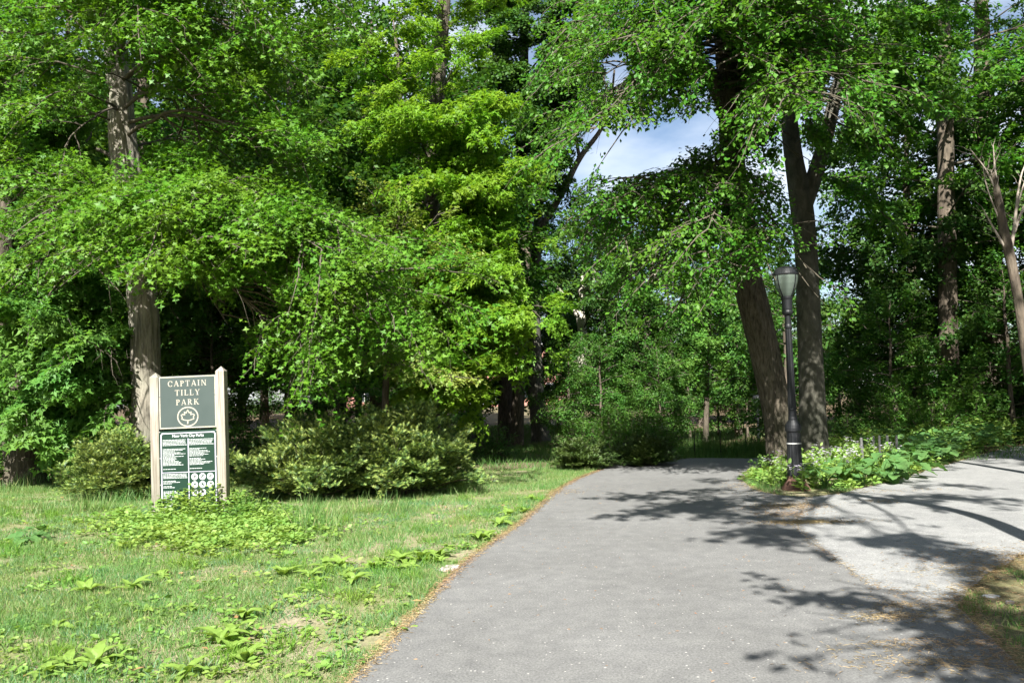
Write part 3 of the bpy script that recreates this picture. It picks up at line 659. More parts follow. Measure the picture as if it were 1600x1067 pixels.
SUNLIT += [(at(x, y, 15.7), .52) for x, y in ((229, 605), (230, 635), (231, 665), (232, 695))] + [(at(192, y, 15.7), .28) for y in (205, 225)] + [(at(30, y, 16.7), .3) for y in (600, 650)]
t = grounded(A([(235, 765), (231, 690), (229, 600), (226, 500), (216, 400), (203, 310), (192, 230), (186, 120), (176, 30), (166, -80), (160, -260), (158, -480)], 16))
oak = make_tree('oak_tree', 'large oak with lobed leaves behind the park sign', 'tree', t, pxr([48, 46, 44, 43, 43, 42, 41, 36, 30, 26, 18, 8], 16), ends([
    (.30, 15, 430, 13.5), (.31, 70, 470, 14), (.30, 130, 430, 12.3), (.31, 200, 420, 12), (.33, 330, 430, 12), (.32, 440, 560, 12.6), (.30, 500, 500, 13),
    (.33, 570, 380, 12.6), (.31, 650, 490, 12.8), (.29, 340, 500, 14), (.34, 260, 330, 11.6), (.35, 410, 320, 12.4), (.34, -60, 360, 14), (.33, 60, 330, 12.8), (.32, 300, 380, 11.6),
    (.34, 500, 410, 12.2), (.33, 150, 330, 12.2), (.30, 600, 560, 14.2), (.35, 480, 330, 13.4), (.30, 420, 460, 12.8), (.36, -20, 290, 13.4),
    (.31, 240, 400, 11.7), (.32, 100, 380, 12.0), (.33, 540, 470, 12.2), (.29, 480, 580, 13.5),
    (.45, -40, 180, 14), (.46, 50, 170, 13), (.47, 330, 170, 12.8), (.46, 430, 140, 13.2), (.45, 480, 250, 13.4), (.44, 400, 230, 12.8), (.46, 90, 230, 13.6),
    (.52, 10, 60, 13.4), (.53, 110, 40, 12.2), (.53, 280, 60, 12), (.54, 390, 60, 12.6), (.50, -60, 90, 14.5), (.55, 230, 20, 11.8), (.50, 470, 70, 13.6), (.5, 340, 110, 13), (.56, 60, -40, 12.4), (.58, 330, -40, 12), (.56, 180, -60, 11.8),
    (.60, 480, -30, 13), (.64, -20, -120, 13), (.66, 260, -160, 11.6), (.66, 430, -150, 13), (.7, 120, -200, 12), (.42, 330, 240, 19), (.4, 20, 260, 19), (.5, 300, 60, 20), (.6, 100, -60, 20), (.38, 450, 330, 19.5), (.36, 120, 330, 19.5),
    (.75, 250, -300, 15), (.78, 80, -300, 17), (.85, 200, -420, 16), (.72, 380, -240, 18), (.68, -60, -200, 18)]),
    OAK, MT['oak_leaf'], MT['oak_bark'], 11, size=.105, n=90000, full=2.2, d2=3.0, d3=4.6, flat=.62, droop=.22, S=44, ridge=.045, step=.1, rise=.2, gaps=OAK_GAPS)

t = grounded(A([(40, 705), (27, 640), (12, 560), (-2, 470), (0, 400), (4, 330), (-8, 250), (-20, 100), (-30, -100), (-40, -300)], 17))
make_tree('maple_tree', 'maple with broad pale leaves hanging low at the far left edge', 'tree', t, pxr([50, 46, 44, 42, 38, 36, 34, 28, 20, 8], 17), ends([
    (.22, 60, 480, 14.6), (.2, 120, 520, 14.6), (.18, 180, 550, 15), (.15, 195, 630, 15.4), (.16, 100, 590, 14.9), (.14, 40, 640, 15), (.14, 150, 680, 15.5), (.22, 10, 500, 14.8), (.12, 60, 690, 15.2),
    (.34, 60, 330, 15.6), (.42, 30, 190, 15.5), (.4, 100, 250, 15.8), (.5, 40, 60, 15.5), (.28, 120, 420, 15.6), (.26, -40, 420, 15), (.36, 150, 300, 16.5), (.3, 190, 480, 16.3), (.45, 120, 130, 16), (.2, 170, 590, 16.5), (.13, -20, 660, 15.4), (.6, 30, -80, 16), (.7, 60, -200, 17)]),
    MAPLE, MT['maple_leaf'], MT['brown_bark'], 12, size=.135, n=22000, full=3, d2=3.6, d3=5, flat=.5, droop=.28, S=32, step=.15, rise=.12)

t = grounded(A([(672, 680), (672, 560), (674, 400), (677, 250), (685, 120), (695, 0), (700, -150), (704, -320)], 22))
make_tree('young_maple', 'slender maple with bright yellow-green leaves behind the yew shrubs', 'tree', t, pxr([30, 27, 25, 24, 23, 20, 14, 6], 22), ends([
    (.22, 830, 490, 19), (.26, 790, 430, 18.8), (.18, 760, 560, 19.3), (.2, 825, 540, 19), (.34, 745, 300, 18.6), (.38, 800, 260, 19.5), (.42, 720, 190, 18.8), (.46, 600, 140, 19.6), (.42, 640, 190, 18.8), (.5, 560, 90, 20.6), (.28, 800, 380, 19.2),
    (.24, 700, 470, 18.6), (.16, 600, 560, 19.6), (.14, 720, 620, 19.6), (.32, 780, 330, 19.5), (.48, 780, 150, 20), (.54, 740, 60, 20), (.56, 640, 30, 20), (.44, 560, 200, 20.5), (.16, 815, 600, 19.3), (.12, 650, 620, 19.6), (.26, 740, 420, 18.4), (.22, 790, 500, 18.6), (.2, 740, 520, 18.8),
    (.30, 690, 360, 18.6), (.6, 700, -40, 20), (.64, 780, -20, 21), (.66, 620, -60, 21), (.36, 640, 290, 19), (.24, 620, 460, 20), (.4, 760, 220, 19.2), (.2, 680, 560, 19.2), (.52, 680, 90, 19.4), (.3, 830, 360, 20)]),
    MAPLE, MT['light_maple_leaf'], MT['brown_bark'], 13, size=.12, n=46000, full=4, d2=3.6, d3=5, flat=.68, droop=.16, S=24, step=.2, rise=.14)

t = grounded(A([(600, 690), (602, 620), (606, 540), (612, 450), (620, 370), (626, 310)], 19.5))
make_tree('dogwood_tree', 'small dogwood with flat layered cream and yellow sprays', 'tree', t, pxr([12, 11, 9, 8, 6, 3], 19.5), ends([
    (.55, 700, 390, 18.4), (.6, 540, 340, 18.5), (.7, 690, 330, 18.4), (.62, 730, 395, 18.2), (.45, 560, 560, 18.2), (.4, 720, 590, 18.2), (.5, 640, 570, 18), (.75, 580, 300, 18.8), (.8, 640, 320, 18.2), (.42, 500, 600, 18.8), (.35, 690, 600, 18.4)]),
    BEECH, MT['dogwood_leaf'], MT['dark_bark'], 14, size=.10, n=6000, d2=4, d3=6, flat=.93, droop=.05, S=12, step=.3, rise=.04, up=1.4, rand=.35)

# leaning tree by the fork, its sprays hang over the lamp
t = grounded(A([(1226, 720), (1214, 640), (1197, 560), (1183, 500), (1165, 430), (1152, 350), (1144, 250), (1140, 150), (1132, 60), (1126, -50), (1120, -200), (1116, -380)], 17))
make_tree('leaning_tree', 'thick brown trunk leaning left behind the lamp, sprays hanging over the path', 'tree', t, pxr([42, 42, 44, 46, 46, 42, 38, 35, 33, 28, 18, 8], 17), ends([
    (.40, 960, 390, 14), (.42, 905, 330, 15), (.40, 1010, 440, 14), (.38, 1080, 420, 13.5), (.37, 1150, 440, 13.2), (.38, 1225, 440, 12.9), (.40, 1250, 420, 13.4), (.42, 1190, 310, 13.6), (.43, 1060, 310, 14), (.43, 1000, 330, 14.4), (.42, 930, 350, 15.2),
    (.38, 1040, 380, 13.4), (.38, 1110, 360, 13), (.40, 1120, 290, 13.6), (.37, 1200, 380, 13), (.41, 980, 300, 15), (.36, 1060, 480, 14.6), (.36, 960, 460, 15.4),
    (.58, 1000, 110, 14.6), (.60, 950, 50, 15), (.58, 890, 70, 15.4), (.56, 1060, 120, 14.5), (.52, 1200, 200, 14), (.55, 1230, 110, 14), (.60, 1160, 60, 13.2), (.62, 1090, 20, 14), (.48, 1250, 250, 14.4), (.5, 1190, 150, 13.6),
    (.66, 980, -20, 14.5), (.68, 1060, -60, 14), (.68, 1180, -50, 13.6), (.66, 900, 0, 16), (.7, 1240, 0, 14.4), (.75, 1000, -140, 15), (.78, 1150, -160, 14.6), (.8, 1260, -120, 16), (.46, 1100, 300, 14), (.62, 860, 120, 16.5),
    (.6, 1000, 140, 13), (.6, 940, 120, 13.5), (.62, 1040, 90, 12.5), (.64, 880, 40, 14), (.62, 1080, 60, 12.5), (.58, 910, 170, 14.5), (.64, 980, 60, 12.5), (.64, 1150, 0, 12), (.66, 1220, -40, 11.5), (.6, 1300, 20, 12), (.58, 1260, 80, 12.5), (.64, 1330, -40, 12), (.58, 1180, 90, 12.2), (.66, 1100, -60, 12), (.66, 1000, -30, 12.5), (.7, 1270, -110, 11.5), (.7, 1200, -140, 11.5), (.72, 1340, -160, 12), (.42, 905, 300, 14.2), (.41, 940, 330, 13.8), (.42, 880, 350, 14.8), (.6, 915, 200, 13.2), (.62, 950, 170, 13), (.6, 890, 240, 14.2), (.56, 1260, 150, 12), (.56, 1300, 150, 12), (.56, 1230, 130, 11.6), (.58, 1330, 130, 12.2), (.54, 1215, 160, 12.4)]),
    RHOMB, MT['beech_leaf'], MT['brown_bark'], 15, size=.09, n=98000, d2=3.2, d3=4.6, flat=.74, droop=.2, S=40, ridge=.03, step=.12, rise=.1,
    fork=[(A([(1144, 190), (1115, 120), (1075, 90), (1058, 30), (1050, -60), (1040, -200)], 17), pxr([30, 28, 24, 22, 16, 8], 17)), (A([(1140, 170), (1155, 110), (1175, 60), (1180, -40), (1190, -200)], 17), pxr([26, 24, 22, 16, 8], 17))])

t = grounded(A([(1272, 722), (1268, 600), (1263, 480), (1259, 380), (1251, 310), (1240, 250), (1231, 170), (1224, 80), (1216, -60), (1212, -260)], 18.5))
make_tree('beech_tree', 'straight grey-green trunk that forks high, close behind the lamp', 'tree', t, pxr([44, 38, 36, 34, 35, 28, 25, 21, 15, 6], 18.5), ends([
    (.52, 1160, 200, 16), (.55, 1190, 120, 15.4), (.62, 1180, 40, 15.2), (.6, 1270, 50, 15), (.5, 1300, 200, 16.4), (.64, 1240, -20, 15), (.7, 1160, -60, 16)] + []) + [
    (at(1297, 190, 18.5), at(1340, 120, 15.6)), (at(1310, 120, 18.5), at(1400, 80, 15.4)), (at(1310, 120, 18.5), at(1450, 150, 15.6)), (at(1297, 190, 18.5), at(1380, 230, 16.2)), (at(1345, 60, 18.5), at(1350, 20, 15)),
    (at(1345, 60, 18.5), at(1440, 20, 16)), (at(1275, 270, 18.5), at(1370, 310, 17)), (at(1275, 270, 18.5), at(1400, 350, 18)), (at(1345, 60, 18.5), at(1480, 90, 16)), (at(1310, 120, 18.5), at(1290, 130, 15.4)), (at(1400, 10, 18.5), at(1400, -60, 16)),
    (at(1310, 120, 18.5), at(1420, 200, 16.6)), (at(1400, 10, 18.5), at(1500, 30, 17)), (at(1297, 190, 18.5), at(1250, 190, 15.6))],
    RHOMB, MT['beech_leaf'], MT['grey_bark'], 16, size=.10, n=52000, d2=3.4, d3=5, flat=.74, droop=.16, S=36, ridge=.02, step=.15, rise=.08,
    fork=[(A([(1256, 320), (1275, 270), (1296, 195), (1311, 120), (1346, 60), (1400, 10), (1460, -60)], 18.5), pxr([28, 25, 22, 19, 16, 13, 8], 18.5))])

# trees of the hollow
def hollow_tree(name, label, pts, wid, Y, limbs, bark, leafm, seed, **k):
    t = grounded(A(pts, Y))
    kw = dict(size=.17, n=15000, d2=2.4, d3=3.4, tubes3=False, jit=.1, flat=.5, droop=.2, S=20, step=.35, rise=.1); kw.update(k)
    return make_tree(name, label, 'tree', t, pxr(wid, Y), ends(limbs), kw.pop('tmpl', RHOMB), leafm, bark, seed, **kw)
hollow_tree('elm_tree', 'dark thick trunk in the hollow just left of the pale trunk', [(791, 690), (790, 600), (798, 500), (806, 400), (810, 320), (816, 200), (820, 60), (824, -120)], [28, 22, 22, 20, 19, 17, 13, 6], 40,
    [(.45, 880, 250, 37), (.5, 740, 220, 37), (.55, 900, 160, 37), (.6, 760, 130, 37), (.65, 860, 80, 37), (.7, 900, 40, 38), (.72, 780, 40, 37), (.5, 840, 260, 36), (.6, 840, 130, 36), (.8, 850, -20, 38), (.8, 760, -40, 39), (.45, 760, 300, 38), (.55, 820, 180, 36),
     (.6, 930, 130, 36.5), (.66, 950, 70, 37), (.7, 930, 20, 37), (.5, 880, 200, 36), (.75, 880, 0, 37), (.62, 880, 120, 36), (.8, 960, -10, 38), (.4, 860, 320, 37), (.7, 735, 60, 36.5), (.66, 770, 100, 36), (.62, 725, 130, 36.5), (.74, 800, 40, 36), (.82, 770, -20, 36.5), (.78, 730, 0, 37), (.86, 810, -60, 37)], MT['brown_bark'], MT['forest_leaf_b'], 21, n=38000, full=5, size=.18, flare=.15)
hollow_tree('pale_trunk_tree', 'pale grey trunk with a broad foot standing in the hollow', [(846, 690), (838, 620), (834, 540), (832, 470), (836, 420), (842, 330), (850, 200), (856, 80)], [28, 25, 23, 21, 18, 15, 11, 5], 41,
    [(.5, 900, 300, 38), (.55, 800, 280, 38), (.6, 880, 230, 38), (.5, 850, 350, 37.5), (.7, 860, 150, 38), (.65, 820, 180, 38), (.42, 900, 400, 39), (.8, 900, 80, 39)], MT['grey_bark'], MT['forest_leaf_b'], 22, flare=.12)
hollow_tree('forked_tree', 'dark crooked tree with a bare limb leaning right against the sky', [(806, 690), (812, 560), (818, 450), (822, 385), (826, 350), (818, 270), (812, 160)], [20, 18, 17, 17, 11, 9, 5], 39,
    [(.9, 800, 120, 38), (.85, 840, 180, 38)] , MT['dark_bark'], MT['forest_leaf'], 23, n=1400,
    fork=[(A([(822, 390), (848, 352), (880, 300), (905, 245), (940, 205), (955, 160), (960, 110)], 39), pxr([13, 12, 11, 9, 7, 5, 3], 39)), (A([(905, 245), (895, 190), (905, 140)], 39), pxr([6, 5, 3], 39))])
t = [at(955, 160, 39), at(905, 245, 39), at(960, 110, 39)]
hollow_tree('sycamore_tree', 'pale barked tree with whitish limbs showing through leaves at the centre', [(905, 700), (905, 620), (912, 540), (906, 490), (912, 440), (918, 390), (922, 340)], [16, 15, 15, 14, 11, 7, 3], 38,
    [(.5, 960, 420, 35.5), (.55, 870, 440, 35.5), (.6, 1000, 370, 35.5), (.6, 890, 370, 35.5), (.7, 950, 310, 36), (.75, 900, 310, 36), (.5, 1020, 470, 35.5), (.45, 940, 540, 35.2), (.4, 870, 560, 35.5), (.45, 1020, 560, 35.5), (.6, 1040, 340, 37), (.8, 990, 300, 37), (.35, 980, 600, 36), (.55, 930, 460, 35)], MT['pale_bark'], MT['forest_leaf_b'], 24,
    fork=[(A([(906, 500), (890, 470), (862, 440)], 38), pxr([10, 8, 4], 38)), (A([(908, 490), (925, 440), (940, 390), (948, 340)], 38), pxr([10, 8, 6, 3], 38)), (A([(1012, 620), (1010, 520), (1018, 450), (1030, 400)], 38), pxr([9, 8, 6, 3], 38))])
hollow_tree('hornbeam_tree', 'leafy green tree filling the hollow to the right of the pale limbs', [(1010, 705), (1012, 620), (1010, 540), (1016, 460), (1022, 380), (1030, 320)], [14, 12, 11, 9, 7, 4], 34,
    [(.4, 960, 520, 31.5), (.45, 1060, 500, 31.5), (.5, 1000, 450, 31), (.6, 1080, 400, 31.5), (.55, 950, 420, 32), (.7, 1000, 350, 31.5), (.65, 1060, 350, 32), (.8, 1030, 310, 32.5), (.35, 1080, 590, 32), (.35, 950, 600, 31.6), (.5, 1120, 450, 32.5), (.75, 1100, 340, 33), (.3, 1020, 620, 31.5)], MT['brown_bark'], MT['shrub_leaf'], 25, size=.14)
hollow_tree('sapling', 'thin young tree rising from long grass near the hollow path', [(1101, 692), (1104, 620), (1106, 560), (1108, 500), (1112, 440), (1114, 400)], [9, 8, 7, 6, 4, 2], 33,
    [(.3, 1060, 560, 31.6), (.35, 1160, 540, 31.6), (.5, 1140, 470, 31.6), (.5, 1070, 480, 31.8), (.7, 1110, 420, 32), (.3, 1150, 600, 32), (.28, 1070, 620, 32), (.6, 1170, 490, 32), (.4, 1110, 530, 31)], MT['brown_bark'], MT['maple_leaf'], 26, size=.13, n=7000)

# trees of the right side
def auto_tree(name, label, pts, wid, Y, nl, f0, f1, length, bark, leafm, seed, tmpl=RHOMB, **k):
    t = grounded(A(pts, Y)); rad = pxr(wid, Y); rng = np.random.default_rng(seed)
    kw = dict(size=.14, n=26000, d2=2.6, d3=3.6, tubes3=False, jit=.07, flat=.7, droop=.2, S=24, step=.25, rise=.08); kw.update(k)
    return make_tree(name, label, 'tree', t, rad, auto_limbs(t, rad, nl, f0, f1, length, rng, .15), tmpl, leafm, bark, seed, **kw)
auto_tree('tall_tree', 'tall straight trunk in the shade well right of the lamp', [(1484, 700), (1482, 560), (1480, 420), (1478, 280), (1476, 120), (1474, -60), (1472, -260)], [32, 28, 26, 25, 22, 15, 7], 24, 26, .3, .97, 4.6, MT['dark_bark'], MT['beech_leaf'], 31)
auto_tree('shaded_tree', 'dark trunk in shade behind the bare crooked stem', [(1552, 700), (1548, 560), (1545, 420), (1540, 280), (1536, 100), (1530, -120)], [44, 40, 38, 34, 26, 10], 27, 26, .3, .97, 4.8, MT['dark_bark'], MT['forest_leaf'], 32)
t = grounded(A([(1640, 720), (1612, 600), (1600, 530), (1590, 460), (1578, 400), (1566, 350), (1558, 300), (1552, 270)], 14))
bare = thing('bare_tree', 'crooked bare stem with dead pale twigs near the right edge', 'tree', t[0])
link('trunk', trunk_mesh('trunk', t, pxr([22, 18, 15, 14, 14, 13, 11, 5], 14), 16, .15, .04, .2, t[0], 4), MT['dark_bark'], bare)
tw = [([(1578, 400), (1586, 350), (1590, 300), (1600, 255), (1616, 240)], 7), ([(1576, 395), (1560, 370), (1535, 325)], 5), ([(1566, 350), (1556, 300), (1548, 265)], 5), ([(1558, 300), (1554, 260), (1552, 228)], 6), ([(1560, 310), (1545, 270), (1515, 232)], 4),
      ([(1580, 380), (1600, 320), (1625, 290)], 4), ([(1570, 365), (1540, 290), (1536, 262)], 3), ([(1588, 330), (1604, 270), (1640, 235)], 3), ([(1584, 372), (1590, 340), (1612, 300)], 3)]
for l, w in tw:
    P, rr = resample(A(l, 14), pxr(np.linspace(w, 1.2, len(l)), 14), 10)
    V, Fq = tubes(P[None], np.array([rr[0]]), np.array([rr[-1]]), 6); link('dead_branch', np_mesh('dead_branch', V - t[0], [Fq]), MT['dead_twig'], bare)
rng = np.random.default_rng(8); P1 = np.array([resample(A(l, 14), np.ones(len(l)), 6)[0] for l, w in tw]); L1 = np.full(len(tw), .9)
P2, L2 = spawn(P1, L1, 9, .3, 1, .9, .2, .45, .3, -.05, .08, 5, rng); V, Fq = tubes(P2, np.full(len(P2), .005), np.full(len(P2), .0015), 3)
tag(link('twigs', np_mesh('twigs', V - t[0], [Fq]), MT['dead_twig'], bare), kind='stuff')

# ------------------------------------------------------------------ trees beside and behind the camera that shade the paths
def above_shadow(px, py, h):
    g = on_ground(px, py); s = np.array(sun_dir); return g + s * (h / s[2])
rng = np.random.default_rng(44)
SUNLIT += [(on_ground(*q), .36) for q in ((1270, 826), (1300, 828), (1300, 852), (1330, 830), (1335, 862), (1365, 828), (1380, 872), (1300, 800), (1350, 806), (1400, 822), (1310, 905), (1250, 905), (1290, 980), (1390, 1010), (1350, 1040), (1480, 835), (1530, 840), (1430, 905), (1420, 930))]
tp = [np.array(p, float) for p in ((5.0, 5.5, -.1), (4.78, 5.6, 1.2), (4.86, 5.7, 2.6), (4.98, 5.75, 4.2), (4.55, 5.7, 5.6), (3.8, 5.6, 6.6), (3.3, 5.3, 8.6), (3.0, 4.8, 10.2), (3.0, 4.5, 12))]
sh = [(975, 776, 8.2), (1000, 806, 8.6), (1045, 792, 8.2), (1100, 790, 8.4), (1150, 806, 8.8), (1085, 768, 8.6), (1190, 832, 8.6), (1200, 856, 8.6), (1170, 780, 8.6), (1225, 785, 8.8),
      (1345, 776, 8.4), (1420, 785, 8.6), (1500, 762, 8.8), (1570, 785, 8.8), (1450, 868, 8.2), (1510, 892, 8.2), (1400, 850, 8.2), (1200, 765, 9.2), (1130, 752, 9.2), (1470, 780, 9.)]
make_tree('shading_tree', 'tree just right of the camera whose leafy branches shade the fork', 'tree', tp, [.15, .13, .12, .11, .095, .085, .07, .05, .02],
          [(rng.uniform(.55, .8), above_shadow(*q)) for q in sh], BEECH, MT['beech_leaf'], MT['brown_bark'], 41, size=.12, n=6800, d2=2.0, d3=4, flat=.6, droop=.12, r2=.17, S=20, rise=.06, t2=.62)
tp = [np.array(p, float) for p in ((6.0, -1.5, -.1), (5.8, -1.6, 2), (5.5, -1.7, 4), (5.2, -1.9, 6), (5, -2, 9), (5, -2, 12))]
sh = [(1262, 932, 5.4), (1300, 922, 5.8), (1360, 934, 6.2), (1310, 965, 5.5), (1335, 1000, 5.8), (1300, 1012, 5.6), (1425, 955, 6.2), (1475, 985, 6.4), (1520, 1005, 6.2), (1555, 1010, 6), (1590, 1040, 6), (1540, 1055, 6.2), (1440, 1030, 6), (1590, 985, 6.6)]
make_tree('shading_tree', 'tree behind the camera whose branches shade the near edge of the path', 'tree', tp, [.2, .18, .16, .13, .08, .03],
          [(rng.uniform(.35, .55), above_shadow(*q)) for q in sh], BEECH, MT['beech_leaf'], MT['brown_bark'], 42, size=.11, n=4000, d2=1.5, d3=4, flat=.6, droop=.12, r2=.15, S=20, rise=.06, t2=.55)

for k, (x, y, H, lab) in enumerate([(9.2, 7.2, 21, 'tall high-crowned tree outside the view, nearest to the side path'), (12.5, .5, 24, 'tallest high-crowned tree outside the view, behind the side path')]):
    rg_ = np.random.default_rng(70 + k); tp = [np.array((x + rg_.normal(0, .15) * q, y + rg_.normal(0, .15) * q, H * q)) for q in np.linspace(0, 1, 8)]; rad = .3 * np.array([1.1, 1, .92, .84, .72, .55, .35, .08])
    make_tree('high_crowned_tree', lab, 'tree', tp, rad, auto_limbs(tp, rad, 30, .48, .98, 5.0, rg_, .1), RHOMB, MT['forest_leaf'], MT['brown_bark'], 70 + k, size=.2, n=9500, d2=2, d3=2.6, tubes3=False, jit=.12, views=False, flat=.45, S=14, step=.6, limb_sides=5)
# ------------------------------------------------------------------ the wood: copies of three kinds of tree
def proto(name, H, rad, f0, nl, length, leafm, bark, seed, **k):
    rng = np.random.default_rng(seed)
    t = [np.array((rng.normal(0, .12) * q, rng.normal(0, .12) * q, H * q)) for q in np.linspace(0, 1, 8)]; t[0][:] = (0, 0, -.15)
    rr = rad * np.array([1.1, 1, .92, .84, .72, .55, .35, .08])
    kw = dict(size=.19, n=42000, d2=2.4, d3=3, tubes3=False, jit=.12, views=False, flat=.45, droop=.2, S=14, step=.5, rise=.08, limb_sides=5); kw.update(k)
    return make_tree(name, '', 'tree', t, rr, auto_limbs(t, rr, nl, f0, .98, length, rng, .12), RHOMB, leafm, bark, seed, **kw)
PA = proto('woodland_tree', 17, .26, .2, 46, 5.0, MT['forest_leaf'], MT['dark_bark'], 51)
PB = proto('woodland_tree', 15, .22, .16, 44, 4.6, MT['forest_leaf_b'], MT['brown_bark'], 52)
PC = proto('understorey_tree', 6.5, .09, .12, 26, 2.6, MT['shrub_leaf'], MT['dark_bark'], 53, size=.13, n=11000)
ORD = 'first second third fourth fifth sixth seventh eighth ninth tenth eleventh twelfth thirteenth fourteenth fifteenth sixteenth seventeenth eighteenth nineteenth twentieth twenty-first twenty-second twenty-third twenty-fourth twenty-fifth twenty-sixth twenty-seventh twenty-eighth twenty-ninth thirtieth'.split()
def place(rows, what, group, cat):
    """rows: (prototype, x, y, scale, rotation); each copy named in order from the left of the picture"""
    rows = sorted(rows, key=lambda r: r[1] / r[2])
    for k, (p, x, y, s, rz) in enumerate(rows):
        if p.get('used'): o = copy_tree(p)
        else: o = p; p['used'] = 1
        o.location = (x, y, float(gz(x, y)) - .02); o.scale = (s, s, s * random.uniform(.94, 1.06)); o.rotation_euler = (0, 0, rz)
        tag(o, what % ORD[k], cat, group)
rr = random.Random(3)
place([(PA, -21, 24, 1.05, 0), (PB, -15.5, 27, 1.1, 1), (PA, -11, 23.5, 1.0, 2), (PB, -7.5, 27, 1.05, 3), (PA, -4.2, 30, 1.05, 4), (PB, -18, 34, 1.2, 2), (PA, -12.5, 33, 1.1, 5), (PB, -8, 37, 1.1, .4), (PA, -26, 30, 1.1, 1.2), (PA, wx(590, 34), 34, 1.25, 2.8), (PB, wx(500, 38), 38, 1.4, 4.1)],
      '%s tree from the left in the dark wood behind the oak', 'trees of the wood behind the oak', 'tree')
place([(PB, 13.5, 26.5, .78, 0), (PA, 18, 27, .82, 2.2), (PB, 23, 28, .95, 4), (PC, 15.5, 31, 1.1, 1), (PC, 9.3, 27, 1.0, 1)],
      '%s tree from the left in the shaded wood behind the flower bed', 'trees of the wood behind the flower bed', 'tree')
place([(PB, wx(745, 52), 52, 1.35, 1), (PA, wx(690, 42), 42, 1.15, .3), (PA, wx(955, 47), 47, .72, 2), (PB, wx(1050, 49), 49, .78, 3), (PA, wx(1150, 46), 46, .72, 4), (PB, wx(1215, 52), 52, .7, 5), (PA, wx(640, 46), 46, .9, 5), (PB, wx(560, 50), 50, 1, 2)],
      '%s tree from the left in the middle of the hollow', 'trees in the middle of the hollow', 'tree')
row = []
for k, x in enumerate(np.linspace(-42, 44, 19)):
    px = 800 + x / 62 * 1244
    s = 1.25 if px < 700 else (.92 if px < 930 else (.72 if px < 1120 else (.8 if px < 1230 else .55)))
    row.append(((PA, PB)[k % 2], float(x + rr.uniform(-1.2, 1.2)), 62 + rr.uniform(-6, 6), s * rr.uniform(.94, 1.06), rr.uniform(0, 6)))
place(row, '%s tree from the left in the far row beyond the hollow', 'far row of trees beyond the hollow', 'tree')
place([(PA, 17, 7, .8, 1), (PB, 17.5, 14.0, .85, 2), (PA, 9.5, -2.5, 1.0, 3), (PB, 20, 20, 1.0, 1.5)],
      '%s tree from the left among those standing outside the view to the right', 'trees standing right of the camera', 'tree')
place([(PC, -14, 21, .75, 0), (PC, -8.5, 22.5, .7, 1), (PC, -5, 23, .6, 2), (PC, -17.5, 22, .8, 3), (PC, -2.6, 26, .55, 4), (PC, -11, 28, .7, 4), (PC, 3.4, 31, .62, 1), (PC, 5.0, 27.5, .55, 5), (PC, wx(890, 33), 33, .7, 2.0), (PC, wx(1075, 46), 46, .75, 1.0), (PC, wx(1120, 50), 50, .8, 2.0), (PC, wx(1165, 45), 45, .7, 3.0), (PC, wx(925, 46), 46, .8, 4.4), (PC, wx(870, 50), 50, .7, .7), (PC, wx(720, 56), 56, .9, .2), (PC, wx(1195, 54), 54, .9, 5.0), (PC, wx(1310, 44), 44, 1.0, 5.5), (PC, wx(1370, 40), 40, 1.0, 2.5), (PC, wx(950, 37), 37, .8, .3), 
       (PC, 11.2, 23.5, .65, 2.2), (PC, 14.2, 22.8, .75, .5), (PC, 16.5, 23.6, .7, 3.1), (PC, 19.5, 25.5, .8, 4.4), (PC, -20, 26, .8, 1.9), (PC, 13.0, 27.5, .8, 5.2)],
      '%s low leafy tree from the left growing in the shade of the wood', 'low trees in the shade of the wood', 'tree')

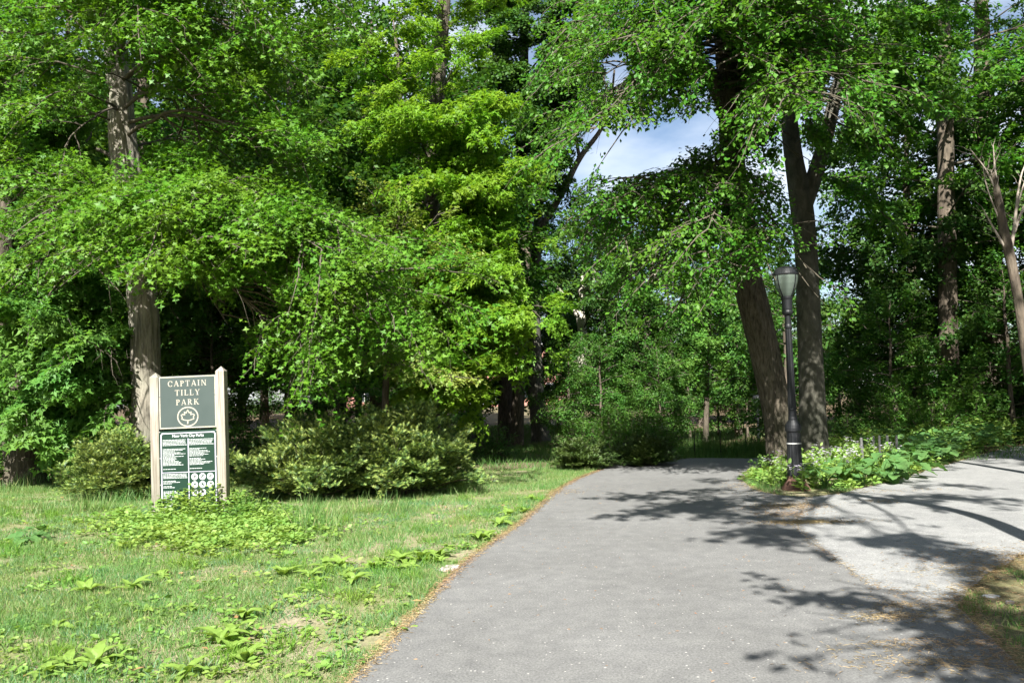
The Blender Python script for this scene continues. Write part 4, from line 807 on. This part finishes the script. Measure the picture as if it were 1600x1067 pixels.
# ------------------------------------------------------------------ shrubs
NEED = ([(0, 0, 0)], []); _v = [(0, .02, 0), (0, -.02, 0), (1, 0, .0)]; _f = [(0, 1, 2)]
for k in range(4):
    x = .14 + .21 * k; l = .34 * (1 - .3 * abs(k - 1) / 3)
    for q in (1, -1): o = len(_v); _v += [(x - .09, 0, 0), (x + .09, 0, 0), (x + .16, q * l, .08)]; _f.append((o, o + 1, o + 2))
o = len(_v); _v += [(.82, .10, 0), (.82, -.10, 0), (1.2, 0, .02)]; _f.append((o, o + 1, o + 2))
YEW = (_v, _f); YEW_M = [0] * 5 + [1] * 5
def make_shrub(name, label, cat, base, rx, ry, h, n, leaf, mats, seed, group=None, size=.1, d2=4, d3=7, dl=10, mat_faces=None, flat=.4, droop=.0, up=.5, r2=.36, r3=.5, stem_r=.018, low=.12, twig='dark_bark', lumps=None, spread=(.72, 1.12)):
    rng = np.random.default_rng(seed); base = np.asarray(base, float); T = thing(name, label, cat, base, 0, group)
    az = np.arange(n) * 2.39996 + rng.normal(0, .2, n); el = np.arcsin(np.clip(low + (1 - low) * (np.arange(n) + .5) / n, 0, 1)); q = rng.uniform(*spread, n)
    E = np.stack([rx * np.cos(az) * np.cos(el) * q, ry * np.sin(az) * np.cos(el) * q, .12 * h + h * .88 * np.sin(el) * q], 1)
    if lumps: E[:, 2] *= lumps(E[:, 0], E[:, 1])
    P1 = np.array([limb_line(np.array((e[0] * .12, e[1] * .12, -.03)), e, .10, 7, rng, .04) for e in E]); L1 = np.linalg.norm(np.diff(P1, axis=1), axis=2).sum(1)
    V, Fq = tubes(P1, np.full(n, stem_r), np.full(n, .004), 5); tag(link('stems', np_mesh('stems', V, [Fq]), MT[twig], T), kind='stuff')
    P2, L2 = spawn(P1, L1, d2, .25, 1, .95, flat, r2, .4, droop, .05, 5, rng, 3, .12, .7)
    P3, L3 = spawn(P2, L2, d3, .15, 1, .9, flat, r3, .3, droop, .05, 4, rng, 2, .08, .4)
    V, Fq = tubes(P2[:, [0, 2, 4]], np.full(len(P2), .004), np.full(len(P2), .0015), 3)
    tag(link('twigs', np_mesh('twigs', V, [Fq]), MT[twig], T), kind='stuff')
    sp = [leaf_points(P3, L3, dl, .1, rng, .015, up, .5, .5, center=np.zeros(3)), leaf_points(P2, L2, dl * .5, .4, rng, .015, up, .5, .5, center=np.zeros(3))]
    pts = tuple(np.concatenate([s[i] for s in sp]) for i in range(3)); keep = pts[0][:, 2] > .03; pts = tuple(p[keep] for p in pts)
    if mat_faces: pts = (pts[0], nrm(pts[1] + nrm(pts[0]) * .6 + UP * .35), pts[2])
    tag(link('foliage', leaves('foliage', pts, size, leaf, None, rng, .3, mat_faces), mats, T), kind='stuff')
    STATS.append((name, len(pts[0]), len(P3))); return T
yb = on_ground(465, 786); yb[1] += .75; yb = np.array((yb[0], yb[1], float(gz(*yb[:2]))))
YA = make_shrub('yew_shrub', 'broad yew shrub with yellow tips just right of the park sign', 'shrub', yb, 1.3, 1.0, 1.08, 100, YEW, [MT['yew_old'], MT['yew_tip']], 61, 'yew shrubs by the sign', .095, 10, 17, 36, YEW_M, .8, up=.9, spread=(.55, 1.16))
yb = on_ground(622, 780); yb[1] += .75; yb = np.array((yb[0], yb[1], float(gz(*yb[:2]))))
YB = make_shrub('yew_shrub', 'yew shrub with feathery upright shoots nearest the path edge', 'shrub', yb, 1.15, 1.0, 1.2, 96, YEW, [MT['yew_old'], MT['yew_tip']], 62, 'yew shrubs by the sign', .095, 10, 17, 36, YEW_M, .8, up=.9, spread=(.55, 1.16))
def shrub_copy(p, px, py, back, s, rz, label, sz=1):
    c = copy_tree(p); g = on_ground(px, py); x, y = g[0] * (g[1] + back) / g[1], g[1] + back
    c.location = (x, y, float(gz(x, y))); c.rotation_euler = (0, 0, rz); c.scale = (s, s, s * sz); c['label'] = label; return c
shrub_copy(YB, 180, 785, .8, .80, 2.2, 'yew shrub to the left of the park sign', .92)
c = shrub_copy(YA, 915, 744, 1.7, .60, 1.0, 'yew with shade-darkened leaf colour and arching shoots at the edge of the hollow', .85); c['group'] = 'yews at the crest'
c = shrub_copy(YB, 1010, 744, 2.6, .64, 4.0, 'low yew with shade-darkened leaf colour right of the arching yew', .72); c['group'] = 'yews at the crest'
for o in COL.objects:  # crest yews get the darkened leaves, shade put into the colour
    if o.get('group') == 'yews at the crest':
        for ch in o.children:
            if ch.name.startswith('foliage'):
                for sl in ch.material_slots: sl.link = 'OBJECT'; sl.material = MT['yew_shaded']
SB = make_shrub('leafy_shrub', '', 'shrub', (0, 0, 0), 1.2, 1.2, 1.5, 34, BEECH, MT['shrub_leaf'], 63, None, .09, 6, 9, 22, None, .6, .12, .9)
SD = make_shrub('leafy_shrub', '', 'shrub', (0, 0, 0), 1.0, 1.0, 1.7, 30, MAPLE, MT['maple_leaf'], 64, None, .10, 6, 8, 16, None, .55, .15, .9)
place([(SB, wx(770, 22), 22, .62, 0), (SD, wx(960, 21.5), 21.5, .7, 2), (SB, wx(1005, 22), 22, .8, 3), (SD, wx(1030, 22), 22, .6, 4), (SB, wx(915, 24), 24, .75, 5), (SD, wx(700, 24), 24, .9, 1), (SB, wx(980, 25), 25, 1.0, 2.5), (SB, wx(1175, 29), 29, .55, 1.1), (SB, wx(1150, 31), 31, .5, 3.1)],
      '%s leafy shrub from the left along the edge of the hollow', 'shrubs along the edge of the hollow', 'shrub')
place([(SD, wx(60, 17.5), 17.5, .9, 0), (SB, wx(120, 19), 19, 1.0, 1), (SD, wx(300, 20), 20, .9, 2), (SB, wx(400, 19), 19, .85, 3), (SB, wx(520, 20), 20, .9, 4), (SD, wx(620, 21), 21, .9, 5), (SB, wx(-40, 17), 17, 1, 2)],
      '%s shaded shrub from the left behind the yews', 'shrubs in the shade behind the yews', 'shrub')
place([(SB, wx(1320, 21), 21, .8, 0), (SD, wx(1400, 21.5), 21.5, .85, 1), (SB, wx(1450, 21), 21, .9, 2), (SD, wx(1510, 22.5), 22.5, 1.0, 3), (SB, wx(1570, 25), 25, 1.2, 4), (SB, wx(1370, 24), 24, 1.2, 5), (SD, wx(1480, 25), 25, 1.4, 5.5), (SB, wx(1540, 27), 27, 1.6, 1.3), (SD, wx(1620, 27), 27, 1.6, 1.3)],
      '%s shrub from the left at the back of the flower bed', 'shrubs at the back of the flower bed', 'shrub')

place([(SB, float(x), 84 + rr.uniform(-3, 3), rr.uniform(1.5, 2.1), rr.uniform(0, 6)) for x in (-34, -30, -26, -22, -18, -14, -10.5, -7, 8, 12, 16, 20, 24, 28, 33, 38, 43, 48, 53, 58)],
      '%s shrub from the left in the hedge before the far street', 'hedge shrubs before the far street', 'shrub')
# ------------------------------------------------------------------ grass and weeds
def scatter(n, x0, x1, y0, y1, poly=None, seed=0, margin=120):
    rng = np.random.default_rng(seed); x = rng.uniform(x0, x1, n); y = rng.uniform(y0, y1, n)
    P = np.stack([x, y, gz(x, y)], 1); u, v, z = proj(P); ok = (z > .5) & (u > -margin) & (u < 1600 + margin) & (v < 1067 + margin * 1.5)
    if poly is not None: ok &= inside(poly, x, y)
    return P[ok]
def grass(name, P, h, w, mat, tmpl, seed, lean=.45, kind='stuff', label=None):
    rng = np.random.default_rng(seed); N = len(P); d = UP + np.stack([rng.normal(0, lean, N), rng.normal(0, lean, N), np.zeros(N)], 1)
    n = np.stack([rng.normal(0, 1, N), rng.normal(0, 1, N), np.full(N, -.2)], 1)
    o = link(name, leaves(name, (P - (0, 0, .005), d, n), h, tmpl, w, rng, .35), mat); STATS.append((name, N, 0))
    return tag(o, label, None, None, kind)
lawn = np.vstack([LEFT_EDGE[LEFT_EDGE[:, 1] < 18.2] + (-.04, 0), [(1.0, 18.6), (-16, 18.6), (-16, 1)]])
def patchy(P, seed, lo=.36):
    n = .55 * vnoise(P[:, 0], P[:, 1], .55, 5) + .45 * vnoise(P[:, 0], P[:, 1], .17, 6)
    return P[np.random.default_rng(seed).random(len(P)) < sstep(lo - .1, lo + .14, n)]
def hgt(P, base):
    return base * (.45 + 1.1 * vnoise(P[:, 0], P[:, 1], .9, 9)) * (.7 + .7 * vnoise(P[:, 0], P[:, 1], .22, 10))
P = patchy(scatter(170000, -7, .6, 3.2, 8.5, lawn, 1), 1, .33); grass('lawn_grass', P, hgt(P, .048), .0045, MT['grass'], BLADE, 1, label='short sunlit grass of the near lawn')
P = patchy(scatter(300000, -13, 2.6, 8.5, 18.4, lawn, 2), 2, .32); grass('lawn_grass', P, hgt(P, .060), .008, MT['grass'], BLADE1, 2, label='sunlit grass of the lawn round the sign')
# bluish clumps and taller grass
def clumps(cs, n, r, seed):
    rng = np.random.default_rng(seed); out = []
    for c in cs: q = rng.normal(0, r, (n, 2)) + c[:2]; out.append(np.column_stack([q, gz(q[:, 0], q[:, 1])]))
    return np.concatenate(out)
rg = np.random.default_rng(77)
cs = scatter(90, -9, 1, 3.4, 13, lawn, 178); P = clumps(cs, 90, .075, 179); P = P[inside(lawn, P[:, 0], P[:, 1])]
grass('green_clumps', P, .12, .006, MT['bright_grass'], BLADE, 180, .5, label='bright yellow-green tufts standing up in the lawn')
cs = scatter(520, -9, 1, 3.4, 13, lawn, 78); P = clumps(cs, 50, .085, 79); P = P[inside(lawn, P[:, 0], P[:, 1])]
grass('grass_clumps', P, .07, .0065, MT['blue_grass'], BLADE, 80, .6, label='darker bluish tufts scattered in the lawn')
cs = np.array([on_ground(*p) for p in [(150, 780), (190, 785), (215, 780), (120, 760), (60, 740), (20, 735), (90, 725), (40, 760), (380, 810), (480, 812), (540, 803), (620, 800), (725, 770), (500, 830), (10, 770), (130, 800), (70, 800), (30, 715), (75, 705), (110, 715)]])
P = clumps(cs, 190, .17, 81); grass('tall_grass', P, hgt(P, .24), .007, MT['grass'], BLADE, 82, .3, label='taller seeding grass at the feet of the shrubs')
P = scatter(90000, -7, 22, 17.5, 64, None, 83); P = P[(~inside(dark_poly, P[:, 0], P[:, 1])) & (~inside(BED, P[:, 0], P[:, 1]))]
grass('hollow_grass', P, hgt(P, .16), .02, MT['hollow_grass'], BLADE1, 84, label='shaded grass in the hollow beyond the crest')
cs = np.array([(wx(px, Y), Y, 0) for px in range(1050, 1200, 9) for Y in (25.5, 26.5, 27.5, 29)]); P = clumps(cs, 110, .35, 85); P = P[~inside(dark_poly, P[:, 0], P[:, 1])]
grass('meadow_grass', P, hgt(P, .55), .014, MT['hollow_grass'], BLADE, 86, .3, label='long meadow grass on the far side of the hollow path')
P = scatter(90000, 3.0, 9.5, 3.5, 8.6, np.vstack([CORNER, [(9, 5), (9, 8)]]), 87); P = patchy(P, 87, .52); grass('verge_grass', P, hgt(P, .05), .006, MT['grass'], BLADE, 88, label='thin grass on the corner verge at the right edge')
# flower-bed ground cover
bed = BED
def off_lamp(P):
    d = P[:, :2] - lp[:2]; return P[~((np.abs(d[:, 0]) < .5) & (d[:, 1] > -1.6) & (d[:, 1] < .3))]
def cover(name, P, h, size, mat, tmpl, k, seed, label, spread=.12):
    rng = np.random.default_rng(seed); N = len(P); Q = np.repeat(P, k, 0); hh = np.repeat(np.asarray(h) * np.ones(N), k)
    u = rng.random(len(Q)) ** .7; a = rng.uniform(0, 6.28, len(Q)); r_ = rng.random(len(Q)) * spread * (1.2 - .5 * u)
    S = Q + np.stack([np.cos(a) * r_, np.sin(a) * r_, hh * u], 1); d = np.stack([np.cos(a), np.sin(a), rng.uniform(-.3, .6, len(Q))], 1); n = UP * 1.1 + rng.normal(0, .45, S.shape)
    o = link(name, leaves(name, (S, d, n), size, tmpl, None, rng, .4), mat); STATS.append((name, len(Q), 0)); return tag(o, label, None, None, 'stuff')
P = off_lamp(scatter(7600, 4, 24, 12, 28, bed, 90)); hh = .14 + .28 * vnoise(P[:, 0], P[:, 1], .9, 91) + .4 * sstep(16.5, 21, P[:, 1])
edge = np.array([np.min(np.hypot(ISLAND[:, 0] - p[0], ISLAND[:, 1] - p[1])) for p in P]); hh = hh * np.clip(.3 + edge * 1.1, .3, 1)
cover('bed_weeds', P, hh, .085, MT['weed_leaf'], RHOMB, 12, 92, 'mixed leafy weeds that fill the flower bed')
P = scatter(1500, 8.2, 24, 15.5, 27, bed, 190); P = P[P[:, 1] > 15.5 + .0 * P[:, 0]]
cover('bank_plants', P, .35 + .5 * vnoise(P[:, 0], P[:, 1], 1.6, 191), .17, MT['burdock_leaf'], BEECH, 12, 192, 'broad green leaves covering the shaded bank right of the flower bed', .3)
P = scatter(90000, 4, 12, 12, 19, bed, 93); edge = np.array([np.min((ISLAND[:, 0] - p[0]) ** 2 + (ISLAND[:, 1] - p[1]) ** 2) for p in P]) ** .5; P = P[edge < .5 + .3 * RNG.random(len(P))]
dl_ = np.hypot(P[:, 0] - lp[0], (P[:, 1] - lp[1] + .5) * .6); P = P[dl_ > .38 + .2 * RNG.random(len(P))]
grass('bed_grass', P, hgt(P, .075), .009, MT['grass'], BLADE1, 94, .5, label='grass fringe along the edge of the flower bed')
# weeds at the foot of the sign
rg = np.random.default_rng(95)
q = np.array([on_ground(x, y)[:2] for x, y in zip(rg.normal(325, 78, 460), rg.normal(824, 19, 460))]); q = q[q[:, 1] < 11.75]; P = np.column_stack([q, gz(q[:, 0], q[:, 1])])
hh = .10 + .42 * np.exp(-((P[:, 0] - on_ground(320, 810)[0]) / .75) ** 2) * sstep(10.6, 11.6, P[:, 1]) * rg.uniform(.6, 1.1, len(P))
cover('sign_weeds', P, hh, .06, MT['weed_leaf'], RHOMB, 36, 96, 'pale leafy weeds growing up in front of the park sign', .13)
q = np.array([on_ground(x, y)[:2] for x, y in zip(rg.uniform(0, 860, 500), rg.uniform(775, 1067, 500))]); P = np.column_stack([q, gz(q[:, 0], q[:, 1])]); P = P[inside(lawn, P[:, 0], P[:, 1])]
cover('lawn_weeds', P, .045, .05, MT['weed_leaf'], BEECH, 9, 97, 'small flat weeds dotted through the lawn', .10)
# broad-leaved dock plants, each leaf a part
def leaf_blade(name, L, W, bend, seg=6, lobed=0):
    vs, fs = [], []
    for k in range(seg + 1):
        s = k / seg; w = W * math.sin(math.pi * min(.97, .06 + .9 * s)) ** .75 * (1.25 - .5 * s) * .5
        if lobed: w = W * .5 * (1.15 * (1 - s) ** .45 if k else .75)
        z = bend * L * (s - 1.25 * s * s) ; x = L * s
        rip = .08 * w * (-1) ** k
        vs += [(x, -w, z + .22 * w + rip), (x, 0, z), (x, w, z + .22 * w - rip)]
    for k in range(seg):
        for j in (0, 1): a = k * 3 + j; fs.append((a, a + 1, a + 4, a + 3))
    me = bpy.data.meshes.new(name); me.from_pydata(vs, [], fs); me.update(); return me
def solid_mat(k): return MT[k]
DOCK = [leaf_blade('leaf', .17, .062, b) for b in (.35, .55, .8)]
for me in DOCK: me.materials.append(MT['dock_leaf'])
BUR = [leaf_blade('leaf', .36, .32, b, 7, 1) for b in (.2, .35)]
for me in BUR: me.materials.append(MT['burdock_leaf'])
def rosette(name, label, cat, group, p, blades, n, s, el0, el1, rr, stalk=0, smat=None):
    T = thing(name, label, cat, p, 0, group)
    for k in range(n):
        az = k * 2.4 + rr.uniform(-.3, .3); el = el0 + (el1 - el0) * rr.random(); r_ = s * rr.uniform(.75, 1.2)
        o = link('leaf', rr.choice(blades), None, T); o.rotation_euler = (rr.uniform(-.25, .25), -el, az); o.scale = (r_,) * 3
        if stalk:
            h = stalk * rr.uniform(.35, 1.1); d = rr.uniform(.05, .26) * s; o.location = (math.cos(az) * d, math.sin(az) * d, h); o.rotation_euler = (rr.uniform(-.3, .3), rr.uniform(-.15, .45), az)
            V, Fq = tubes(np.array([[(0, 0, 0), (d * .4 * math.cos(az), d * .4 * math.sin(az), h * .6), (d * math.cos(az), d * math.sin(az), h)]]), np.array([.008]), np.array([.005]), 5)
            link('leaf_stalk', np_mesh('leaf_stalk', V, [Fq]), smat, T)
    return T
rr = random.Random(12)
dock = [(450, 905), (475, 898), (500, 892), (525, 890), (548, 897), (575, 888), (600, 880), (625, 876), (655, 872), (680, 865), (705, 860), (730, 853), (745, 845), (765, 835), (640, 890), (500, 910), (555, 912),
        (340, 1010), (360, 1020), (385, 1030), (405, 1022), (335, 985), (300, 960), (375, 965), (430, 955), (100, 1045), (75, 1055), (150, 1040), (290, 1050), (230, 960), (90, 985), (800, 808), (780, 815), (815, 795), (830, 785), (690, 878), (360, 1000), (130, 930), (210, 925), (615, 895), (250, 905)]
dock = sorted(dock)
for k, (px, py) in enumerate(dock):
    lab = '%s broad-leaved dock plant from the left in the lawn' % (ORD[k] if k < 20 else ('twenty-' + ORD[k - 20] if k < 29 else ('thirtieth' if k == 29 else ('thirty-' + ORD[k - 30] if k < 39 else ('fortieth' if k == 39 else 'forty-' + ORD[k - 40])))))
    rosette('dock_plant', lab, 'weed', 'dock plants in the lawn', on_ground(px + rr.uniform(-8, 8), py + rr.uniform(-6, 6)), DOCK, rr.randint(6, 12), rr.uniform(.6, 1.15), .1, .75, rr)
bur = [(1400, 762), (1420, 752), (1350, 768), (1378, 758), (1440, 742), (1330, 760), (1470, 730), (1500, 715), (1455, 725), (1530, 705), (1560, 696), (1415, 735), (1310, 752), (1590, 690), (1485, 712), (1290, 768), (1380, 745), (1515, 708), (1545, 700), (1575, 697)]
for k, (px, py) in enumerate(sorted(bur)):
    g = on_ground(px, py - 6)
    rosette('burdock_plant', '%s big-leaved burdock from the left in the flower bed' % ORD[k], 'weed', 'burdock plants in the flower bed', g, BUR, rr.randint(7, 9), rr.uniform(.6, .95), 0, .3, rr, .34, MT['burdock_leaf'])
g = on_ground(42, 848)
rosette('burdock_plant', 'single dark big-leaved weed in the lawn at the left edge', 'weed', None, g, BUR, 7, .62, 0, .3, rr, .14, MT['burdock_leaf'])
# pale flowering plants of the bed
fl = [(1225, 735), (1262, 724), (1285, 722), (1300, 716), (1318, 714), (1330, 706), (1345, 712), (1290, 735), (1310, 728), (1272, 738), (1360, 706), (1340, 722), (1325, 735), (1375, 712), (1395, 702), (1420, 694), (1255, 742), (1205, 738)]
for k, (px, py) in enumerate(sorted(fl)):
    g = on_ground(px, py + 26); T = thing('flowering_plant', '%s pale lilac flowering plant from the left in the bed' % ORD[k], 'flower', g, 0, 'lilac flowers in the bed')
    rng = np.random.default_rng(500 + k); h = rng.uniform(.42, .62)
    P1 = grow(np.zeros((4, 3)), nrm(UP + rng.normal(0, .2, (4, 3))), np.full(4, h) * rng.uniform(.75, 1.1, 4), 0, .03, 5, rng)
    V, Fq = tubes(P1, np.full(4, .005), np.full(4, .003), 4); tag(link('stems', np_mesh('stems', V, [Fq]), MT['weed_leaf'], T), kind='stuff')
    tag(link('foliage', leaves('foliage', leaf_points(P1, np.full(4, h), 30, .1, rng, .02), .09, BEECH, None, rng), MT['weed_leaf'], T), kind='stuff')
    S = np.concatenate([p[-1] + rng.normal(0, .03, (9, 3)) for p in P1]); n = UP + rng.normal(0, .5, S.shape); a = rng.uniform(0, 6.28, len(S))
    Q = np.repeat(S, 4, 0); aa = np.repeat(a, 4) + np.tile(np.arange(4) * math.pi / 2, len(S))
    tag(link('blossoms', leaves('blossoms', (Q, np.stack([np.cos(aa), np.sin(aa), np.full(len(aa), .1)], 1), np.repeat(n, 4, 0)), .020, RHOMB, None, rng, .2), MT['petal'], T), kind='stuff')

# ------------------------------------------------------------------ litter, stones, small things
def litter(name, P, L, w, mat, seed, label, z=.02):
    rng = np.random.default_rng(seed); N = len(P); a = rng.uniform(0, 6.28, N); d = np.stack([np.cos(a), np.sin(a), rng.normal(0, .12, N)], 1)
    o = link(name, leaves(name, (P + np.stack([np.zeros(N), np.zeros(N), z + rng.random(N) * .012], 1), d, UP + rng.normal(0, .3, (N, 3))), L, RHOMB, w, rng, .4), mat); STATS.append((name, N, 0)); return tag(o, label, None, None, 'stuff')
rg = np.random.default_rng(120); out = []
E = dense(LEFT_EDGE[(LEFT_EDGE[:, 1] > 3.2) & (LEFT_EDGE[:, 1] < 17.5)], .02)
for e in E: out.append(np.column_stack([rg.normal(e[0] + .0, .036, 10), rg.normal(e[1], .04, 10)]))
for px, py, n, rx, ry in [(1235, 793, 1100, .28, .20), (1262, 818, 1300, .30, .08), (1225, 806, 500, .22, .15), (1390, 968, 420, .16, .07), (1400, 950, 150, .10, .06), (1580, 872, 900, .5, .3), (1555, 893, 700, .4, .15), (1530, 960, 400, .3, .2), (1450, 1010, 300, .30, .06), (1510, 1040, 400, .4, .08), (1375, 785, 120, .12, .1), (1590, 1045, 700, .5, .25), (870, 770, 300, .25, .2), (1350, 770, 300, .8, .12), (1170, 765, 300, .2, .6), (1560, 940, 700, .5, .3)]:
    g = on_ground(px, py); out.append(np.column_stack([rg.normal(g[0], rx, n), rg.normal(g[1], ry, n)]))
for e in dense(CORNER, .02): out.append(np.column_stack([rg.normal(e[0], .07, 9), rg.normal(e[1], .05, 9)]))
J = dense(JOINT[:8], .03)
for e in J: out.append(np.column_stack([rg.normal(e[0], .03, 3), rg.normal(e[1], .03, 3)]))
I2 = dense(ISLAND[(ISLAND[:, 0] < 18) & (ISLAND[:, 1] < 24)], .03)
for e in I2: out.append(np.column_stack([rg.normal(e[0], .05, 4), rg.normal(e[1], .05, 4)]))
q = np.concatenate(out); litter('needle_litter', np.column_stack([q, gz(q[:, 0], q[:, 1])]), .045, .0045, MT['needles'], 121, 'orange-brown litter gathered along the path edges')
q = np.concatenate([np.column_stack([rg.uniform(-9, 0, 260), rg.uniform(3.5, 14, 260)])]); P = np.column_stack([q, gz(q[:, 0], q[:, 1])]); P = P[inside(lawn, P[:, 0], P[:, 1])]
litter('fallen_leaves', P, .06, .05, MT['dry_leaf'], 122, 'dry brown leaves lying in the lawn', .03)
q = np.column_stack([rg.uniform(-1.2, 5, 900), rg.uniform(3.4, 15, 900)]); P = np.column_stack([q, gz(q[:, 0], q[:, 1])]); P = P[inside(dark_poly, P[:, 0], P[:, 1])]
litter('path_bits', P, .03, .012, MT['dry_leaf'], 123, 'tiny dry flecks scattered over the dark path', .012)
MT['white_stone'] = noise_mat('white_stone', [(.3, (.20, .17, .15)), (.5, (.33, .29, .265)), (.7, (.42, .38, .355))], 9, 6, .9, .2, .6, 30)
MT['grey_stone'] = noise_mat('grey_stone', [(.3, (.25, .25, .25)), (.7, (.42, .42, .41))], 9, 6, .9, .2, .6, 30)
def rock(name, label, px, py, sx, sy, sz, mat, seed):
    import bmesh
    bm = bmesh.new(); bmesh.ops.create_icosphere(bm, subdivisions=3, radius=1); rg = np.random.default_rng(seed); k = rg.normal(0, 1, (6, 3)) * 1.7; ph = rg.uniform(0, 6, 6)
    for v in bm.verts:
        c = np.array(v.co); f = 1 + .10 * np.sin(k @ c + ph).sum() / 2; c = c * f; c[2] = max(-.4, min(c[2], .62 + .08 * math.sin(5 * c[0]))); v.co = c * np.array((sx, sy, sz))
    me = bpy.data.meshes.new(name); bm.to_mesh(me); bm.free(); o = link(name, me, mat); g = on_ground(px, py); o.location = (g[0], g[1], g[2] + sz * .3); o.rotation_euler = (0, 0, seed); return tag(o, label, 'stone')
rock('flat_stone', 'flat whitish stone in the grass at the left path edge', 702, 890, .13, .075, .035, MT['white_stone'], 1)
rock('pebble', 'small pale stone on the corner verge at the right edge', 1578, 943, .03, .025, .025, MT['white_stone'], 2)
rock('pebble', 'flat grey stone on the corner verge', 1548, 932, .06, .04, .012, MT['grey_stone'], 3)
rock('flat_stone', 'brown stone half hidden in the flower bed behind the stakes', 1362, 688, .2, .15, .14, noise_mat('brown_stone', [(.3, (.09, .06, .045)), (.7, (.17, .12, .09))], 6, 6, .9), 4)
MT['stake'] = noise_mat('stake', [(.3, (.07, .07, .07)), (.7, (.13, .13, .125))], 12, 4, .8)
for k, (px, py, Y) in enumerate([(1347, 700, 16.2), (1365, 690, 17), (1374, 686, 17.4), (1386, 684, 17.6), (1400, 682, 17.9)]):
    g = at(px, py, Y); o = MB().lathe([(.028, -.1), (.028, .50 - .01 * k), (.02, .51 - .01 * k)], 8).build('stake', MT['stake']); o.location = (g[0], Y, float(gz(g[0], Y)) + .12); o.rotation_euler = (R(2 - k), R(k - 2), 0)
    tag(o, '%s grey stake from the left standing in the flower bed' % ORD[k], 'stake', 'grey stakes in the flower bed')
MT['wire'] = noise_mat('wire', [(.3, (.012, .012, .012)), (.7, (.025, .025, .025))], 12, 3, .6)
f0, f1 = np.array((wx(1040, 24.6), 24.6)), np.array((wx(1200, 25.6), 25.6)); fence = thing('wire_fence', 'low black post and wire fence along the hollow path', 'fence', (*f0, float(gz(*f0))))
for k in range(5):
    p = f0 + (f1 - f0) * k / 4; o = MB().lathe([(.018, -.2), (.018, .72), (.01, .74)], 6).build('fence_post', MT['wire'], fence); o.location = (p[0] - f0[0], p[1] - f0[1], float(gz(*p) - gz(*f0)))
for h in (.3, .62):
    P = np.array([(*(p - f0), float(gz(*p) - gz(*f0)) + h) for p in [f0 + (f1 - f0) * k / 8 for k in range(9)]]); V, Fq = tubes(P[None], np.array([.006]), np.array([.006]), 4); link('wire', np_mesh('wire', V, [Fq]), MT['wire'], fence)
# park bench far off
MT['bench'] = noise_mat('bench', [(.3, (.02, .02, .02)), (.7, (.045, .04, .035))], 8, 3, .6)
bx, by = wx(1163, 50), 50.0; bench = thing('park_bench', 'dark slatted bench far off in the hollow', 'bench', (bx, by, float(gz(bx, by))), .25)
for k in range(4): MB().box(-.9, .9, -.28 + k * .13, -.18 + k * .13, .42, .46).build('slat', MT['bench'], bench)
for k in range(3): MB().box(-.9, .9, .26, .30, .55 + k * .14, .66 + k * .14).build('slat', MT['bench'], bench)
for s in (-.75, 0, .75):
    MB().box(s - .03, s + .03, -.26, -.2, 0, .419).build('leg', MT['bench'], bench); MB().box(s - .03, s + .03, .301, .34, 0, .95).build('leg', MT['bench'], bench)
# brick building and parked van on the street beyond the wood
MT['brick'], nt, N, L, Pb = new_mat('brick'); tcn = N.new('ShaderNodeTexCoord'); bt = N.new('ShaderNodeTexBrick'); mp = N.new('ShaderNodeMapping'); mp.inputs['Rotation'].default_value = (R(90), 0, 0)
bt.inputs['Color1'].default_value = (.30, .10, .065, 1); bt.inputs['Color2'].default_value = (.38, .15, .10, 1); bt.inputs['Mortar'].default_value = (.4, .36, .32, 1); bt.inputs['Scale'].default_value = 4
L.new(tcn.outputs['Object'], mp.inputs[0]); L.new(mp.outputs[0], bt.inputs['Vector']); L.new(bt.outputs['Color'], Pb.inputs['Base Color']); Pb.inputs['Roughness'].default_value = .9
MT['trim'] = noise_mat('trim', [(.3, (.5, .48, .44)), (.7, (.62, .6, .56))], 3); MT['dark_glass'] = noise_mat('dark_glass', [(.3, (.02, .025, .03)), (.7, (.04, .05, .06))], 1, 2, .12, .5)
MT['van_paint'] = noise_mat('van_paint', [(.3, (.55, .56, .58)), (.7, (.62, .63, .65))], 1, 2, .3, .5)
Yb = 104.0; bld = thing('brick_building', 'red brick building glimpsed between the trunks at the far street', 'building', (wx(800, Yb), Yb, float(gz(0, Yb))))
MB().box(-22, 16, 0, 10, -.5, 7.5).build('wall', MT['brick'], bld); MB().box(-22.3, 16.3, -.3, 10.3, 7.502, 8.0).build('cornice', MT['trim'], bld)
for k in range(12):
    for z in (1.0, 4.4):
        x = -20 + k * 3.05; w = MB().box(x, x + 1.5, -.06, .05, z, z + 1.9).build('window', MT['trim'], bld)
        MB().box(x + .1, x + .72, -.075, .02, z + .1, z + 1.8).build('pane', MT['dark_glass'], w); MB().box(x + .78, x + 1.4, -.075, .02, z + .1, z + 1.8).build('pane', MT['dark_glass'], w)
vx = wx(765, 97); van = thing('parked_van', 'pale van parked on the street beyond the trees', 'van', (vx, 97, float(gz(vx, 97))))
MB().prism([(-2.4, .35), (2.3, .35), (2.4, .9), (1.9, 1.15), (1.3, 1.95), (-2.3, 2.0), (-2.4, 1.2)], -.9, .9).build('body', MT['van_paint'], van)
MB().prism([(.5, 1.15), (1.6, 1.15), (1.15, 1.8), (.5, 1.8)], -.91, -.88).build('window', MT['dark_glass'], van); MB().prism([(-1.9, 1.2), (.3, 1.2), (.3, 1.8), (-1.9, 1.8)], -.91, -.88).build('window', MT['dark_glass'], van)
for x in (-1.5, 1.5):
    for y in (-.88, .88):
        o = MB().lathe([(.34, -.1), (.36, -.06), (.36, .06), (.34, .1)], 18).build('wheel', MT['wire'], van); o.rotation_euler = (R(90), 0, 0); o.location = (x, y, .36)
